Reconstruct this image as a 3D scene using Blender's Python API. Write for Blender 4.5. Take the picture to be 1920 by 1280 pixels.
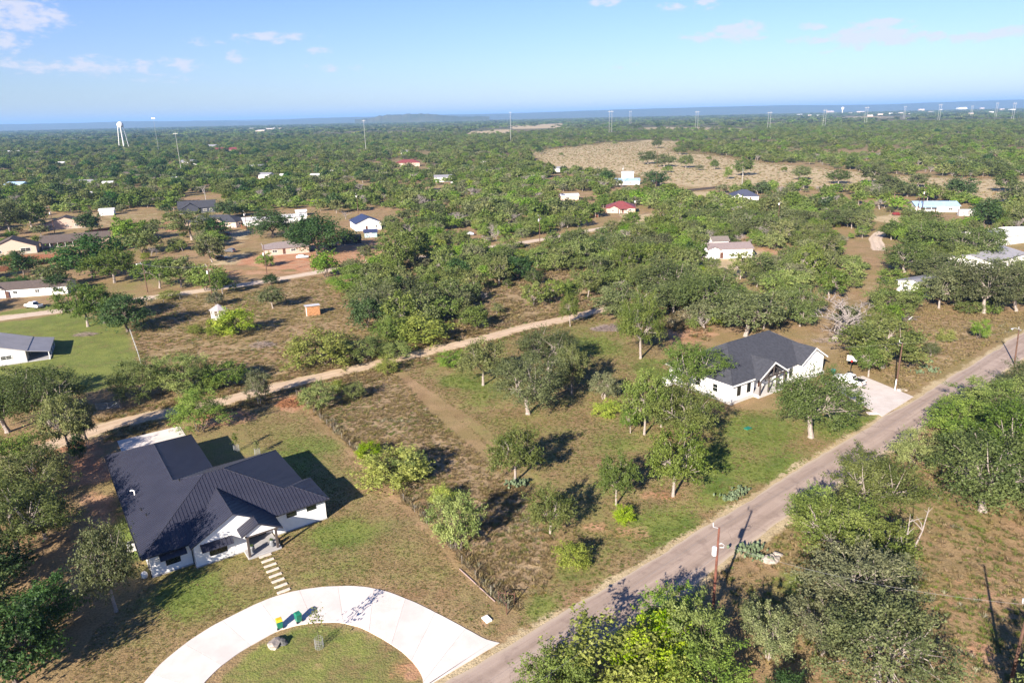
import bpy, bmesh, math, random
import numpy as np
from mathutils import Vector, Matrix
for o in list(bpy.data.objects): bpy.data.objects.remove(o, do_unlink=True)
SC = bpy.context.scene
COL = SC.collection
rad = math.radians
# ------------------------------------------------------------------ camera
F_PX, PITCH, ROLL, CAM_H = 1333.0, rad(17.58), rad(1.28), 50.0
_f = np.array([0, math.cos(PITCH), -math.sin(PITCH)]); _r = np.array([1., 0, 0])
_u = np.array([0, math.sin(PITCH), math.cos(PITCH)])
RX = _r*math.cos(ROLL) - _u*math.sin(ROLL); UX = _u*math.cos(ROLL) + _r*math.sin(ROLL)
cd = bpy.data.cameras.new('camera'); cam = bpy.data.objects.new('camera', cd); COL.objects.link(cam)
cd.sensor_width = 36.0; cd.lens = 36.0*F_PX/1920.0; cd.clip_start = 0.5; cd.clip_end = 90000
cam.matrix_world = Matrix(((RX[0], UX[0], -_f[0], 0), (RX[1], UX[1], -_f[1], 0), (RX[2], UX[2], -_f[2], CAM_H), (0, 0, 0, 1)))
SC.camera = cam
# ------------------------------------------------------------------ light
SUN_EL = rad(24.5); SHADOW = np.array([0.47, 0.88]); SHADOW = SHADOW/np.hypot(*SHADOW)   # shadows fall this way on the ground
SUN_DIR = Vector((-SHADOW[0]*math.cos(SUN_EL), -SHADOW[1]*math.cos(SUN_EL), math.sin(SUN_EL)))
sd = bpy.data.lights.new('sun', 'SUN'); sd.energy = 5.0; sd.angle = rad(0.55); sd.color = (1.0, 0.90, 0.77)
so = bpy.data.objects.new('sun', sd); COL.objects.link(so); so.location = (0, 0, 300)
so.rotation_euler = SUN_DIR.to_track_quat('Z', 'Y').to_euler()
SC.view_settings.view_transform = 'Standard'; SC.view_settings.look = 'None'
SC.view_settings.gamma = 1.0; SC.view_settings.use_curve_mapping = False
SC.view_settings.exposure = 1.56
# ------------------------------------------------------------------ pixel helpers (photo pixel -> ground point)
def ray(x, y): return _f + RX*(x-960)/F_PX + UX*(640-y)/F_PX
def G(x, y, z=0.0):
    d = ray(x, y); t = (z-CAM_H)/d[2]; return np.array([d[0]*t, d[1]*t])
def pix(p):
    v = np.array([p[0], p[1], p[2]-CAM_H]); w = v@_f
    return 960+F_PX*(v@RX)/w, 640-F_PX*(v@UX)/w
def depth(p): return float(np.array([p[0], p[1], p[2]-CAM_H])@_f)
def height_from(b, ty):
    lo, hi = 0.0, 60.0
    for _ in range(40):
        m = (lo+hi)/2
        if pix((b[0], b[1], m))[1] > ty: lo = m
        else: hi = m
    return lo
# ------------------------------------------------------------------ node helpers
class NT:
    def __init__(s, nt): s.nt = nt
    def n(s, t, **kw):
        nd = s.nt.nodes.new(t)
        for k, v in kw.items():
            if k.startswith('i_'): nd.inputs[k[2:].replace('_', ' ')].default_value = v
            elif k.startswith('s') and k[1:].isdigit(): s.put(nd.inputs[int(k[1:])], v)
            else: setattr(nd, k, v)
        return nd
    def put(s, sock, v):
        if isinstance(v, bpy.types.NodeSocket): s.nt.links.new(v, sock)
        else: sock.default_value = v
    def math(s, op, a, b=None, c=None, clamp=False):
        nd = s.nt.nodes.new('ShaderNodeMath'); nd.operation = op; nd.use_clamp = clamp
        s.put(nd.inputs[0], a)
        if b is not None: s.put(nd.inputs[1], b)
        if c is not None: s.put(nd.inputs[2], c)
        return nd.outputs[0]
    def mix(s, f, a, b, mode='MIX'):
        nd = s.nt.nodes.new('ShaderNodeMix'); nd.data_type = 'RGBA'; nd.blend_type = mode; nd.clamp_factor = True
        s.put(nd.inputs[0], f); s.put(nd.inputs[6], a); s.put(nd.inputs[7], b)
        return nd.outputs[2]
    def noise(s, vec, scale, detail=3.0, rough=0.55, out=0):
        nd = s.nt.nodes.new('ShaderNodeTexNoise')
        if vec is not None: s.nt.links.new(vec, nd.inputs['Vector'])
        nd.inputs['Scale'].default_value = scale; nd.inputs['Detail'].default_value = detail; nd.inputs['Roughness'].default_value = rough
        return nd.outputs[out]
    def step(s, v, a, b):
        nd = s.nt.nodes.new('ShaderNodeMapRange'); nd.interpolation_type = 'SMOOTHSTEP'
        s.put(nd.inputs[0], v); nd.inputs[1].default_value = a; nd.inputs[2].default_value = b
        return nd.outputs[0]
    def link(s, a, b): s.nt.links.new(a, b)
def c4(c): return (c[0], c[1], c[2], 1.0)
def srgb(r, g, b, k=1.0):
    f = lambda v: (v/255/12.92 if v/255 <= 0.04045 else ((v/255+0.055)/1.055)**2.4)
    return (f(r)*k, f(g)*k, f(b)*k)
# ------------------------------------------------------------------ sky
W = bpy.data.worlds.new('World'); SC.world = W; W.use_nodes = True
wt = NT(W.node_tree); W.node_tree.nodes.clear()
sky = wt.n('ShaderNodeTexSky', sky_type='NISHITA', sun_disc=False, sun_elevation=SUN_EL,
           sun_rotation=math.atan2(SUN_DIR.x, SUN_DIR.y), altitude=300.0, air_density=1.0, dust_density=0.1, ozone_density=2.5)
geo = wt.n('ShaderNodeTexCoord')
sep = wt.n('ShaderNodeSeparateXYZ'); wt.link(geo.outputs['Generated'], sep.inputs[0])
az = wt.math('ARCTAN2', sep.outputs[0], sep.outputs[1]); el = wt.math('ARCSINE', sep.outputs[2])
wisp = wt.n('ShaderNodeVectorMath', operation='MULTIPLY'); wt.link(geo.outputs['Generated'], wisp.inputs[0]); wisp.inputs[1].default_value = (1, 1, 2.4)
nz = wt.noise(wisp.outputs[0], 55.0, 5.0, 0.6); nz2 = wt.noise(wisp.outputs[0], 5.0, 3.0, 0.5)
# small fair-weather clouds: (pixel x, pixel y, half width, half height, strength)
CLOUDS = [(32, 28, 60, 24, .9), (5, 75, 28, 18, .8), (165, 125, 50, 13, .85), (62, 125, 36, 14, .6), (0, 115, 20, 10, .6), (270, 126, 20, 10, .6), (310, 118, 12, 9, .6), (352, 122, 22, 12, .8),
          (510, 71, 55, 9, .65), (390, 77, 30, 7, .45), (445, 108, 18, 9, .5), (310, 148, 40, 8, .4), (595, 97, 22, 7, .35), (610, 128, 60, 6, .3), (1165, 122, 30, 7, .35),
          (1140, 3, 30, 8, .6), (1260, 14, 22, 8, .5), (1318, 7, 28, 9, .5), (1390, 60, 32, 12, 1.15), (1320, 70, 28, 7, .9), (1528, 49, 18, 6, .9), (1530, 74, 36, 6, .85), (1652, 43, 38, 6, .95),
          (1605, 70, 26, 13, 1.25), (1672, 68, 38, 11, 1.1), (1755, 71, 16, 7, .9), (1825, 69, 36, 8, .9), (1890, 60, 40, 8, .9), (1548, 98, 12, 4, .4)]
mx = None
for cx, cy, hw, hh, st in CLOUDS:
    d = ray(cx, cy); d = d/np.linalg.norm(d); a0 = math.atan2(d[0], d[1]); e0 = math.asin(d[2])
    k = 1/F_PX*math.cos(math.atan(math.hypot(cx-960, cy-640)/F_PX))
    q = wt.math('MULTIPLY', wt.math('SUBTRACT', az, a0), 1/(hw*k*1.6)); p = wt.math('MULTIPLY', wt.math('SUBTRACT', el, e0), 1/(hh*k*1.6))
    m = wt.math('SUBTRACT', st, wt.math('ADD', wt.math('MULTIPLY', q, q), wt.math('MULTIPLY', p, p)))
    mx = m if mx is None else wt.math('MAXIMUM', mx, m)
mask = wt.step(wt.math('ADD', wt.math('MAXIMUM', mx, -1.0), wt.math('MULTIPLY', wt.math('SUBTRACT', nz, 0.5), 4.0)), -0.05, 1.05)
gen = wt.step(wt.math('ADD', wt.math('MULTIPLY', nz2, 0.75), wt.math('MULTIPLY', nz, 0.35)), 0.66, 0.9)
mask = wt.math('MAXIMUM', wt.math('MULTIPLY', mask, 0.75), wt.math('MULTIPLY', gen, 0.35))
hsv = wt.n('ShaderNodeHueSaturation'); wt.link(sky.outputs[0], hsv.inputs['Color']); hsv.inputs['Saturation'].default_value = 1.15
skyc = wt.mix(1.0, hsv.outputs[0], (.71, .68, .93, 1), 'MULTIPLY')
skyc = wt.mix(wt.step(el, 0.16, -0.03), skyc, wt.mix(1.0, skyc, (.70, .80, .78, 1), 'MULTIPLY'))
skyc = wt.mix(mask, skyc, (4.9, 4.8, 5.3, 1))
bg = wt.n('ShaderNodeBackground'); bg.inputs['Strength'].default_value = 0.061
wt.link(skyc, bg.inputs['Color'])
wo = wt.n('ShaderNodeOutputWorld'); wt.link(bg.outputs[0], wo.inputs[0])
try: W.cycles.sampling_method = 'MANUAL'; W.cycles.sample_map_resolution = 512
except Exception: pass
# ------------------------------------------------------------------ materials
MATS = {}
def mat(name, col, rough=0.7, spec=0.3, metal=0.0, var=0.12, scale=3.0, bump=0.0, bscale=20.0, col2=None, obj=True):
    if name in MATS: return MATS[name]
    m = bpy.data.materials.new(name); m.use_nodes = True; t = NT(m.node_tree)
    b = m.node_tree.nodes['Principled BSDF']
    b.inputs['Roughness'].default_value = rough; b.inputs['Metallic'].default_value = metal; b.inputs['Specular IOR Level'].default_value = spec
    g = t.n('ShaderNodeNewGeometry'); vec = g.outputs['Position']
    nz = t.noise(vec, scale, 4.0, 0.6)
    c2 = col2 or tuple(v*(1-2.2*var) for v in col)
    t.link(t.mix(t.step(nz, 0.3, 0.72), c4(col), c4(c2)), b.inputs['Base Color'])
    if bump:
        bn = t.n('ShaderNodeBump'); bn.inputs['Strength'].default_value = bump; bn.inputs['Distance'].default_value = 0.03
        t.link(t.noise(vec, bscale, 3.0), bn.inputs['Height']); t.link(bn.outputs[0], b.inputs['Normal'])
    MATS[name] = m; return m
def leaf_mat(name, ca, cb, cc, transl=0.28):
    m = bpy.data.materials.new(name); m.use_nodes = True; t = NT(m.node_tree); t.nt.nodes.clear()
    at = t.n('ShaderNodeAttribute', attribute_name='tint'); oi = t.n('ShaderNodeObjectInfo')
    sp = t.n('ShaderNodeSeparateColor'); t.link(at.outputs['Color'], sp.inputs[0])
    c = t.mix(t.step(sp.outputs[0], 0.1, 0.9), c4(ca), c4(cb))
    c = t.mix(t.math('MULTIPLY', t.step(oi.outputs['Random'], 0.25, 1.0), 0.75), c, c4(cc))
    vv = t.n('ShaderNodeHueSaturation'); t.link(c, vv.inputs['Color']); fr_ = t.math('FRACT', t.math('MULTIPLY', oi.outputs['Random'], 7.31)); t.link(t.math('ADD', .78, t.math('MULTIPLY', fr_, .50)), vv.inputs['Value'])
    fs_ = t.math('FRACT', t.math('MULTIPLY', oi.outputs['Random'], 23.7)); t.link(t.math('ADD', .90, t.math('MULTIPLY', fs_, .32)), vv.inputs['Saturation']); t.link(t.math('ADD', .488, t.math('MULTIPLY', fs_, .034)), vv.inputs['Hue'])
    c = vv.outputs[0]
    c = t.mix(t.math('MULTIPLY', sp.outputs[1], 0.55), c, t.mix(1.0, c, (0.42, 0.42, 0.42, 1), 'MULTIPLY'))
    pb = t.n('ShaderNodeBsdfPrincipled'); pb.inputs['Roughness'].default_value = 0.55; pb.inputs['Specular IOR Level'].default_value = 0.22
    t.link(c, pb.inputs['Base Color'])
    tr = t.n('ShaderNodeBsdfTranslucent'); t.link(t.mix(1.0, c, (1.0, 1.05, 0.55, 1), 'MULTIPLY'), tr.inputs['Color'])
    ms = t.n('ShaderNodeMixShader'); ms.inputs[0].default_value = transl
    t.link(pb.outputs[0], ms.inputs[1]); t.link(tr.outputs[0], ms.inputs[2])
    o = t.n('ShaderNodeOutputMaterial'); t.link(ms.outputs[0], o.inputs['Surface'])
    MATS[name] = m; return m
# ------------------------------------------------------------------ mesh helpers
def make_mesh(name, V, faces, m=None, smooth=False, tint=None, uv=None):
    me = bpy.data.meshes.new(name)
    V = np.asarray(V, dtype=np.float32).reshape(-1, 3)
    if isinstance(faces, np.ndarray):
        n, k = faces.shape
        me.vertices.add(len(V)); me.vertices.foreach_set('co', V.ravel())
        me.loops.add(n*k); me.loops.foreach_set('vertex_index', faces.astype(np.int32).ravel())
        me.polygons.add(n); me.polygons.foreach_set('loop_start', (np.arange(n)*k).astype(np.int32)); me.polygons.foreach_set('loop_total', np.full(n, k, np.int32))
        me.update(calc_edges=True)
    else:
        me.from_pydata(V.tolist(), [], faces); me.update()
    if smooth: me.polygons.foreach_set('use_smooth', np.ones(len(me.polygons), dtype=bool))
    if tint is not None:
        a = me.color_attributes.new('tint', 'FLOAT_COLOR', 'POINT')
        a.data.foreach_set('color', np.asarray(tint, np.float32).ravel())
    if m is not None: me.materials.append(m)
    return me
def link(name, data, parent=None, label=None, cat=None, group=None, kind=None, loc=None, rotz=None):
    o = bpy.data.objects.new(name, data); COL.objects.link(o)
    if parent is not None: o.parent = parent
    if label: o['label'] = label
    if cat: o['category'] = cat
    if group: o['group'] = group
    if kind: o['kind'] = kind
    if loc is not None: o.location = (loc[0], loc[1], loc[2] if len(loc) > 2 else 0.0)
    if rotz is not None: o.rotation_euler = (0, 0, rotz)
    return o
class MB:
    def __init__(s): s.v = []; s.f = []
    def add(s, V, Fc):
        b = len(s.v); s.v += [tuple(map(float, p)) for p in V]; s.f += [tuple(i+b for i in f) for f in Fc]; return s
    def box(s, x0, x1, y0, y1, z0, z1):
        return s.add([(x0, y0, z0), (x1, y0, z0), (x1, y1, z0), (x0, y1, z0), (x0, y0, z1), (x1, y0, z1), (x1, y1, z1), (x0, y1, z1)],
                     [(3, 2, 1, 0), (4, 5, 6, 7), (0, 1, 5, 4), (1, 2, 6, 5), (2, 3, 7, 6), (3, 0, 4, 7)])
    def cbox(s, x0, x1, y0, y1, z0, z1, c=0.02):          # box with chamfered vertical and top edges
        pts = [(x0+c, y0), (x1-c, y0), (x1, y0+c), (x1, y1-c), (x1-c, y1), (x0+c, y1), (x0, y1-c), (x0, y0+c)]
        mxx, myy = (x0+x1)/2, (y0+y1)/2
        top = [(x+(c if x < mxx else -c), y+(c if y < myy else -c)) for x, y in pts]
        V = [(x, y, z0) for x, y in pts]+[(x, y, z1-c) for x, y in pts]+[(x, y, z1) for x, y in top]
        Fc = [tuple(range(7, -1, -1)), tuple(range(16, 24))]
        for k in (0, 8):
            for i in range(8): j = (i+1) % 8; Fc.append((k+i, k+j, k+8+j, k+8+i))
        return s.add(V, Fc)
    def prism(s, poly, z0, z1):                             # plan polygon (ccw) extruded
        n = len(poly); V = [(x, y, z0) for x, y in poly]+[(x, y, z1) for x, y in poly]
        return s.add(V, [tuple(range(n-1, -1, -1)), tuple(range(n, 2*n))]+[(i, (i+1) % n, n+(i+1) % n, n+i) for i in range(n)])
    def slab(s, poly3, th):                                 # 3-d polygon thickened straight down
        n = len(poly3); V = list(poly3)+[(x, y, z-th) for x, y, z in poly3]
        return s.add(V, [tuple(range(n)), tuple(range(2*n-1, n-1, -1))]+[(i, n+i, n+(i+1) % n, (i+1) % n) for i in range(n)])
    def extr(s, poly3, off):                                # 3-d polygon extruded by a vector
        n = len(poly3); V = list(poly3)+[tuple(np.add(p, off)) for p in poly3]
        return s.add(V, [tuple(range(n)), tuple(range(2*n-1, n-1, -1))]+[(i, n+i, n+(i+1) % n, (i+1) % n) for i in range(n)])
    def tube(s, P, R, k=6, cap=True):
        P = [np.array(p, float) for p in P]; n = len(P); R = R if hasattr(R, '__len__') else [R]*n
        V = []; Fc = []
        for i in range(n):
            d = P[min(i+1, n-1)]-P[max(i-1, 0)]; d = d/(np.linalg.norm(d)+1e-9)
            a = np.cross(d, (0, 0, 1) if abs(d[2]) < 0.9 else (1, 0, 0)); a /= np.linalg.norm(a)+1e-9; b = np.cross(d, a)
            for j in range(k):
                t = 2*math.pi*j/k; V.append(P[i]+R[i]*(a*math.cos(t)+b*math.sin(t)))
        for i in range(n-1):
            for j in range(k): q = (j+1) % k; Fc.append((i*k+j, i*k+q, (i+1)*k+q, (i+1)*k+j))
        if cap: Fc += [tuple(range(k-1, -1, -1)), tuple(range((n-1)*k, n*k))]
        return s.add(V, Fc)
    def lathe(s, prof, k=12, c=(0, 0)):
        V = []; Fc = []; n = len(prof)
        for r, z in prof:
            for j in range(k): t = 2*math.pi*j/k; V.append((c[0]+r*math.cos(t), c[1]+r*math.sin(t), z))
        for i in range(n-1):
            for j in range(k): q = (j+1) % k; Fc.append((i*k+j, i*k+q, (i+1)*k+q, (i+1)*k+j))
        Fc += [tuple(range(k-1, -1, -1)), tuple(range((n-1)*k, n*k))]
        return s.add(V, Fc)
    def build(s, name, m, parent=None, smooth=False, fix=True, **kw):
        me = make_mesh(name, s.v, s.f, m)
        if fix:
            bm = bmesh.new(); bm.from_mesh(me); bmesh.ops.recalc_face_normals(bm, faces=bm.faces); bm.to_mesh(me); bm.free()
        if smooth: me.polygons.foreach_set('use_smooth', np.ones(len(me.polygons), dtype=bool))
        return link(name, me, parent, **kw)
def empty(name, loc, rotz=0.0, label=None, cat=None, group=None, kind=None):
    o = link(name, None, None, label, cat, group, kind, loc, rotz); o.empty_display_size = 0.5; return o
# ================================================================== GROUND
def GP(poly): return np.array([G(x, y) for x, y in poly])
def ell(cx, cy, rx, ry, n=14): return [(cx+rx*math.cos(2*math.pi*i/n), cy+ry*math.sin(2*math.pi*i/n)) for i in range(n)]
def inside_dist(P, poly):
    """signed distance in metres, positive inside"""
    x, y = P[:, 0], P[:, 1]; n = len(poly); ins = np.zeros(len(P), bool); d2 = np.full(len(P), 1e18)
    for i in range(n):
        a, b = poly[i], poly[(i+1) % n]
        c = ((a[1] > y) != (b[1] > y)) & (x < (b[0]-a[0])*(y-a[1])/((b[1]-a[1]) or 1e-9)+a[0]); ins ^= c
        e = b-a; t = np.clip(((x-a[0])*e[0]+(y-a[1])*e[1])/(e@e+1e-9), 0, 1)
        d2 = np.minimum(d2, (x-a[0]-t*e[0])**2+(y-a[1]-t*e[1])**2)
    d = np.sqrt(d2); return np.where(ins, d, -d)
def line_dist(P, pl):
    d2 = np.full(len(P), 1e18)
    for a, b in zip(pl[:-1], pl[1:]):
        e = b-a; t = np.clip(((P-a)@e)/(e@e+1e-9), 0, 1); q = P-a-t[:, None]*e; d2 = np.minimum(d2, (q*q).sum(1))
    return np.sqrt(d2)
def vnoise(P, s, seed=0):
    q = P/s; i = np.floor(q).astype(np.int64); f = q-i; f = f*f*(3-2*f)
    def h(a, b):
        v = (a*374761393+b*668265263+seed*974711) & 0xffffffff; v = ((v ^ (v >> 13))*1274126177) & 0xffffffff
        return ((v ^ (v >> 16)) & 0xffff)/65535.0
    x, y = i[:, 0], i[:, 1]
    return (h(x, y)*(1-f[:, 0])+h(x+1, y)*f[:, 0])*(1-f[:, 1])+(h(x, y+1)*(1-f[:, 0])+h(x+1, y+1)*f[:, 0])*f[:, 1]
def fnoise(P, s, seed=0): return 0.55*vnoise(P, s, seed)+0.3*vnoise(P, s/2.3, seed+7)+0.15*vnoise(P, s/5.1, seed+13)
def resample(pl, n):
    pl = np.asarray(pl, float); L = np.r_[0, np.cumsum(np.hypot(*np.diff(pl, axis=0).T))]; t = np.linspace(0, L[-1], n)
    return np.c_[np.interp(t, L, pl[:, 0]), np.interp(t, L, pl[:, 1])]
def smooth_line(pl, n, it=6):
    q = resample(pl, n)
    for _ in range(it): q[1:-1] = 0.5*q[1:-1]+0.25*(q[:-2]+q[2:])
    return q
# --- lines of the place
ROAD_L = [(690, 1365), (810, 1280), (960, 1198), (1072, 1140), (1160, 1085), (1225, 1045), (1285, 1017), (1350, 977), (1405, 937), (1440, 919), (1500, 888), (1570, 845), (1625, 807), (1665, 775), (1710, 744), (1790, 692), (1840, 660), (1920, 617)]
ROAD_R = [(905, 1365), (1020, 1272), (1107, 1207), (1175, 1162), (1235, 1122), (1330, 1062), (1380, 1031), (1440, 1000), (1652, 855), (1715, 810), (1752, 785), (1840, 726), (1920, 674)]
rl = GP(ROAD_L); rr = GP(ROAD_R)
dirv = (rl[-1]-rl[1]); dirv /= np.hypot(*dirv); nrm = np.array([dirv[1], -dirv[0]])
o0 = rl[1]
ol = np.median((rl-o0)@nrm); orr = np.median((rr-o0)@nrm)
ts = np.linspace(-60, 420, 321)
curve = 0.00009*np.clip(ts-120, 0, None)**2
ROADC = np.array([o0+dirv*t+nrm*((ol+orr)/2-c) for t, c in zip(ts, curve)])
ROAD_HALF = (orr-ol)/2
LANE = smooth_line(GP([(-200, 930), (60, 848), (120, 826), (180, 806), (250, 786), (330, 771), (400, 758), (480, 735), (580, 711), (705, 682), (805, 658), (905, 636), (985, 613), (1060, 598), (1135, 579), (1150, 570)]), 160)
LANE2 = smooth_line(GP([(-300, 640), (-80, 607), (0, 597), (125, 581), (270, 560), (375, 545), (480, 530), (587, 512), (655, 499), (790, 482), (880, 469), (960, 458), (1030, 447), (1080, 437), (1150, 424)]), 200)
DRIVE3 = smooth_line(GP([(1650, 470), (1640, 447), (1652, 436), (1672, 430), (1685, 424)]), 40)
FENCE = smooth_line(GP([(552, 742), (610, 800), (655, 842), (687, 873), (712, 900), (762, 952), (830, 1017), (862, 1062), (905, 1110), (948, 1150)]), 60, 2)
TRACK = smooth_line(GP([(748, 700), (790, 730), (828, 758), (870, 782), (905, 808), (940, 845), (965, 880), (1000, 895), (1045, 915)]), 60)
zones = []   # (channel, polygon px, weight, soft metres)
def Z(ch, poly, w, soft=2.0): zones.append((ch, GP(poly), w, soft))
GRN, DRT, BRN, PAL = 0, 1, 2, 3
# near lawn of the black-roofed house
Z(GRN, [(120, 1300), (180, 1180), (235, 1090), (220, 900), (330, 800), (500, 760), (560, 745), (700, 895), (940, 1140), (930, 1195), (700, 1098), (480, 1135), (300, 1240), (260, 1300)], .40, 2)
Z(GRN, [(400, 1270), (480, 1206), (560, 1172), (640, 1168), (715, 1198), (780, 1250), (790, 1280), (760, 1350), (380, 1350)], .62, 1)
for e, w in [((640, 1000, 55, 22), .55), ((345, 1120, 50, 26), .55), ((245, 940, 22, 60), .5), ((235, 1030, 22, 30), .8), ((560, 880, 70, 40), .25), ((590, 830, 60, 18), .3), ((640, 1050, 60, 40), .12), ((590, 1185, 40, 14), .3),
             ((868, 715, 45, 15), .5), ((905, 735, 40, 20), .3), ((1165, 830, 40, 20), .35), ((1345, 885, 32, 45), .95), ((1268, 992, 45, 24), .8), ((1210, 1000, 50, 26), .35), ((1620, 785, 42, 26), .6), ((1470, 885, 80, 26), .5), ((1420, 810, 70, 34), .4), ((1560, 800, 40, 24), .3),
             ((1110, 650, 60, 18), .35), ((1230, 690, 40, 20), .45), ((1030, 1140, 50, 26), .4), ((1085, 1075, 45, 25), .35), ((1790, 960, 55, 16), .45), ((1480, 1120, 25, 40), .7), ((1500, 1060, 20, 30), .4), ((1460, 1020, 25, 12), .3), ((1850, 1040, 60, 25), .2)]:
    Z(GRN, ell(*e), w, 3.5)
Z(GRN, [(0, 800), (-100, 620), (0, 602), (125, 588), (235, 602), (262, 645), (275, 700), (180, 735), (0, 760)], .75, 2.5)
Z(GRN, [(0, 585), (60, 575), (130, 567), (130, 580), (0, 595)], .7, 1)
Z(GRN, [(120, 560), (300, 520), (390, 530), (280, 555), (140, 575)], .4, 3)
Z(GRN, [(260, 690), (480, 640), (560, 690), (300, 740)], .3, 4)
Z(GRN, [(760, 700), (900, 640), (1130, 590), (1260, 700), (1360, 760), (1640, 780), (1440, 915), (1330, 985), (1180, 1075), (1010, 1180), (960, 1180), (1060, 1000), (900, 820)], .44, 3)
Z(GRN, [(740, 420), (800, 440), (790, 480), (640, 500), (620, 470)], .18, 4)
# bare red-orange soil
for e, w in [((415, 780, 70, 18), .75), ((545, 755, 32, 18), .95), ((110, 870, 110, 45), .75), ((180, 950, 50, 40), .5), ((1290, 628, 55, 22), .55), ((1690, 1090, 40, 30), .35), ((1800, 1130, 70, 60), .4), ((1830, 1218, 14, 12), 1.0), ((1560, 890, 70, 10), .35), ((1240, 925, 50, 14), .55), ((1180, 1000, 50, 18), .5), ((1110, 985, 30, 12), .6),
             ((960, 870, 30, 20), .4), ((540, 490, 90, 18), .8), ((650, 470, 90, 26), .55), ((490, 510, 90, 8), .5), ((330, 425, 40, 10), .8), ((610, 555, 60, 22), .3), ((1465, 925, 60, 8), .4), ((780, 1255, 28, 14), .6), ((600, 1218, 18, 8), .7), ((905, 1165, 10, 8), .5), ((530, 1010, 28, 9), .5), ((1450, 470, 30, 12), .5), ((200, 1230, 70, 30), .25), ((1420, 490, 40, 10), .4)]:
    Z(DRT, ell(*e), w, 2.5)
# tall dry brown grass
Z(BRN, [(600, 720), (740, 698), (800, 770), (880, 840), (950, 890), (1000, 960), (1040, 1030), (1010, 1110), (960, 1145), (830, 1012), (690, 870), (560, 742)], .62, 2)
Z(BRN, [(262, 690), (250, 610), (300, 570), (480, 540), (600, 520), (650, 560), (720, 640), (700, 672), (480, 720), (300, 745)], .45, 4)
Z(BRN, [(1640, 700), (1720, 600), (1920, 590), (1920, 605), (1700, 735)], .5, 3)
Z(BRN, [(640, 500), (800, 490), (1100, 450), (1150, 560), (900, 630), (720, 650)], .55, 5)
Z(BRN, [(1470, 640), (1540, 560), (1700, 480), (1740, 560), (1640, 690), (1560, 690)], .45, 5)
# pale dry fields far off, gravel yards
Z(PAL, [(1000, 300), (985, 284), (1135, 267), (1225, 262), (1290, 265), (1262, 285), (1335, 290), (1440, 305), (1605, 320), (1705, 330), (1865, 335), (2000, 330), (2000, 385), (1915, 382), (1745, 370), (1690, 352), (1575, 358), (1510, 352), (1355, 353), (1272, 353), (1195, 332), (1110, 322), (1022, 312)], .66, 22)
Z(PAL, [(1325, 483), (1390, 476), (1430, 470), (1450, 478), (1395, 505), (1375, 525), (1330, 500)], .95, 2)
Z(PAL, [(1635, 405), (1690, 400), (1700, 420), (1690, 428), (1640, 412)], .9, 2)
Z(PAL, ell(1310, 364, 42, 7), .8, 3)
Z(PAL, [(880, 246), (960, 242), (960, 250), (870, 254)], .7, 20)
Z(PAL, [(1020, 233), (1060, 231), (1050, 240), (960, 243), (955, 236)], .9, 20)
Z(PAL, [(1200, 238), (1300, 238), (1420, 240), (1420, 246), (1300, 246), (1200, 244)], .55, 20)
Z(PAL, [(1560, 219), (1640, 218), (1710, 219), (1640, 223), (1560, 223)], .6, 40)
Z(PAL, [(780, 338), (850, 345), (850, 362), (790, 362)], .4, 6)
Z(PAL, ell(700, 300, 14, 4), .6, 8)
Z(PAL, [(400, 440), (470, 425), (480, 440), (420, 470), (400, 490)], .7, 3)
Z(PAL, [(20, 420), (110, 400), (280, 395), (330, 405), (250, 425), (70, 440)], .4, 4)
Z(PAL, [(160, 440), (240, 425), (330, 430), (240, 450), (170, 475)], .4, 4)
Z(PAL, [(1150, 402), (1240, 398), (1250, 412), (1160, 425)], .6, 3)
Z(PAL, [(390, 482), (470, 470), (475, 488), (400, 500)], .6, 2)

def axis(a, b, step, lo, hi, gr=1.075):
    mid = list(np.arange(a, b+step*.5, step)); s = step; v = mid[-1]; up = []
    while v < hi: s *= gr; v += s; up.append(v)
    s = step; v = mid[0]; dn = []
    while v > lo: s *= gr; v -= s; dn.append(v)
    return np.array(dn[::-1]+mid+up)
xs = axis(-150, 130, 0.75, -60000, 60000); ys = axis(46, 235, 0.75, -60000, 60000)
gx, gy = np.meshgrid(xs, ys); P = np.c_[gx.ravel(), gy.ravel()]
zw = np.zeros((len(P), 4), np.float32)
jit = (fnoise(P, 6.0, 3)-0.5)*5.0
for ch, poly, w, soft in zones:
    far = np.hypot(*poly.mean(0)) > 230; js = 1.0 if not far else 2.0
    m = soft*2+6; bb0 = poly.min(0)-m; bb1 = poly.max(0)+m
    sel = np.where((P[:, 0] > bb0[0]) & (P[:, 0] < bb1[0]) & (P[:, 1] > bb0[1]) & (P[:, 1] < bb1[1]))[0]
    if len(sel) == 0: continue
    d = inside_dist(P[sel], poly)+jit[sel]*min(soft/2.5, 1.2)*js
    t = np.clip(d/soft*0.5+0.5, 0, 1); t = t*t*(3-2*t)*w
    if ch == GRN: zw[sel, ch] = np.minimum(1, zw[sel, ch]+t)
    else: zw[sel, ch] = np.maximum(zw[sel, ch], t)
near = np.where((P[:, 1] > 30) & (P[:, 1] < 500) & (np.abs(P[:, 0]) < 450))[0]; Pn = P[near]; jn = jit[near]
def strip(ch, pl, half, w, soft):
    d = half-line_dist(Pn, pl)+jn*min(0.25*half, 0.35); t = np.clip(d/soft*0.5+0.5, 0, 1)*w; zw[near, ch] = np.maximum(zw[near, ch], t)
strip(PAL, LANE, 3.0, .75, 1.4); strip(PAL, LANE2, 3.6, .7, 1.5); strip(PAL, ROADC, ROAD_HALF+1.0, .85, 1.2)
strip(DRT, FENCE+np.array([-.5, -.35]), 0.40, .55, 0.9); strip(PAL, TRACK, 0.45, .40, 0.9); strip(DRT, TRACK, 0.5, .34, 1.2)
kill = np.clip((3.0-line_dist(Pn, LANE))/2, 0, 1)
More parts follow.
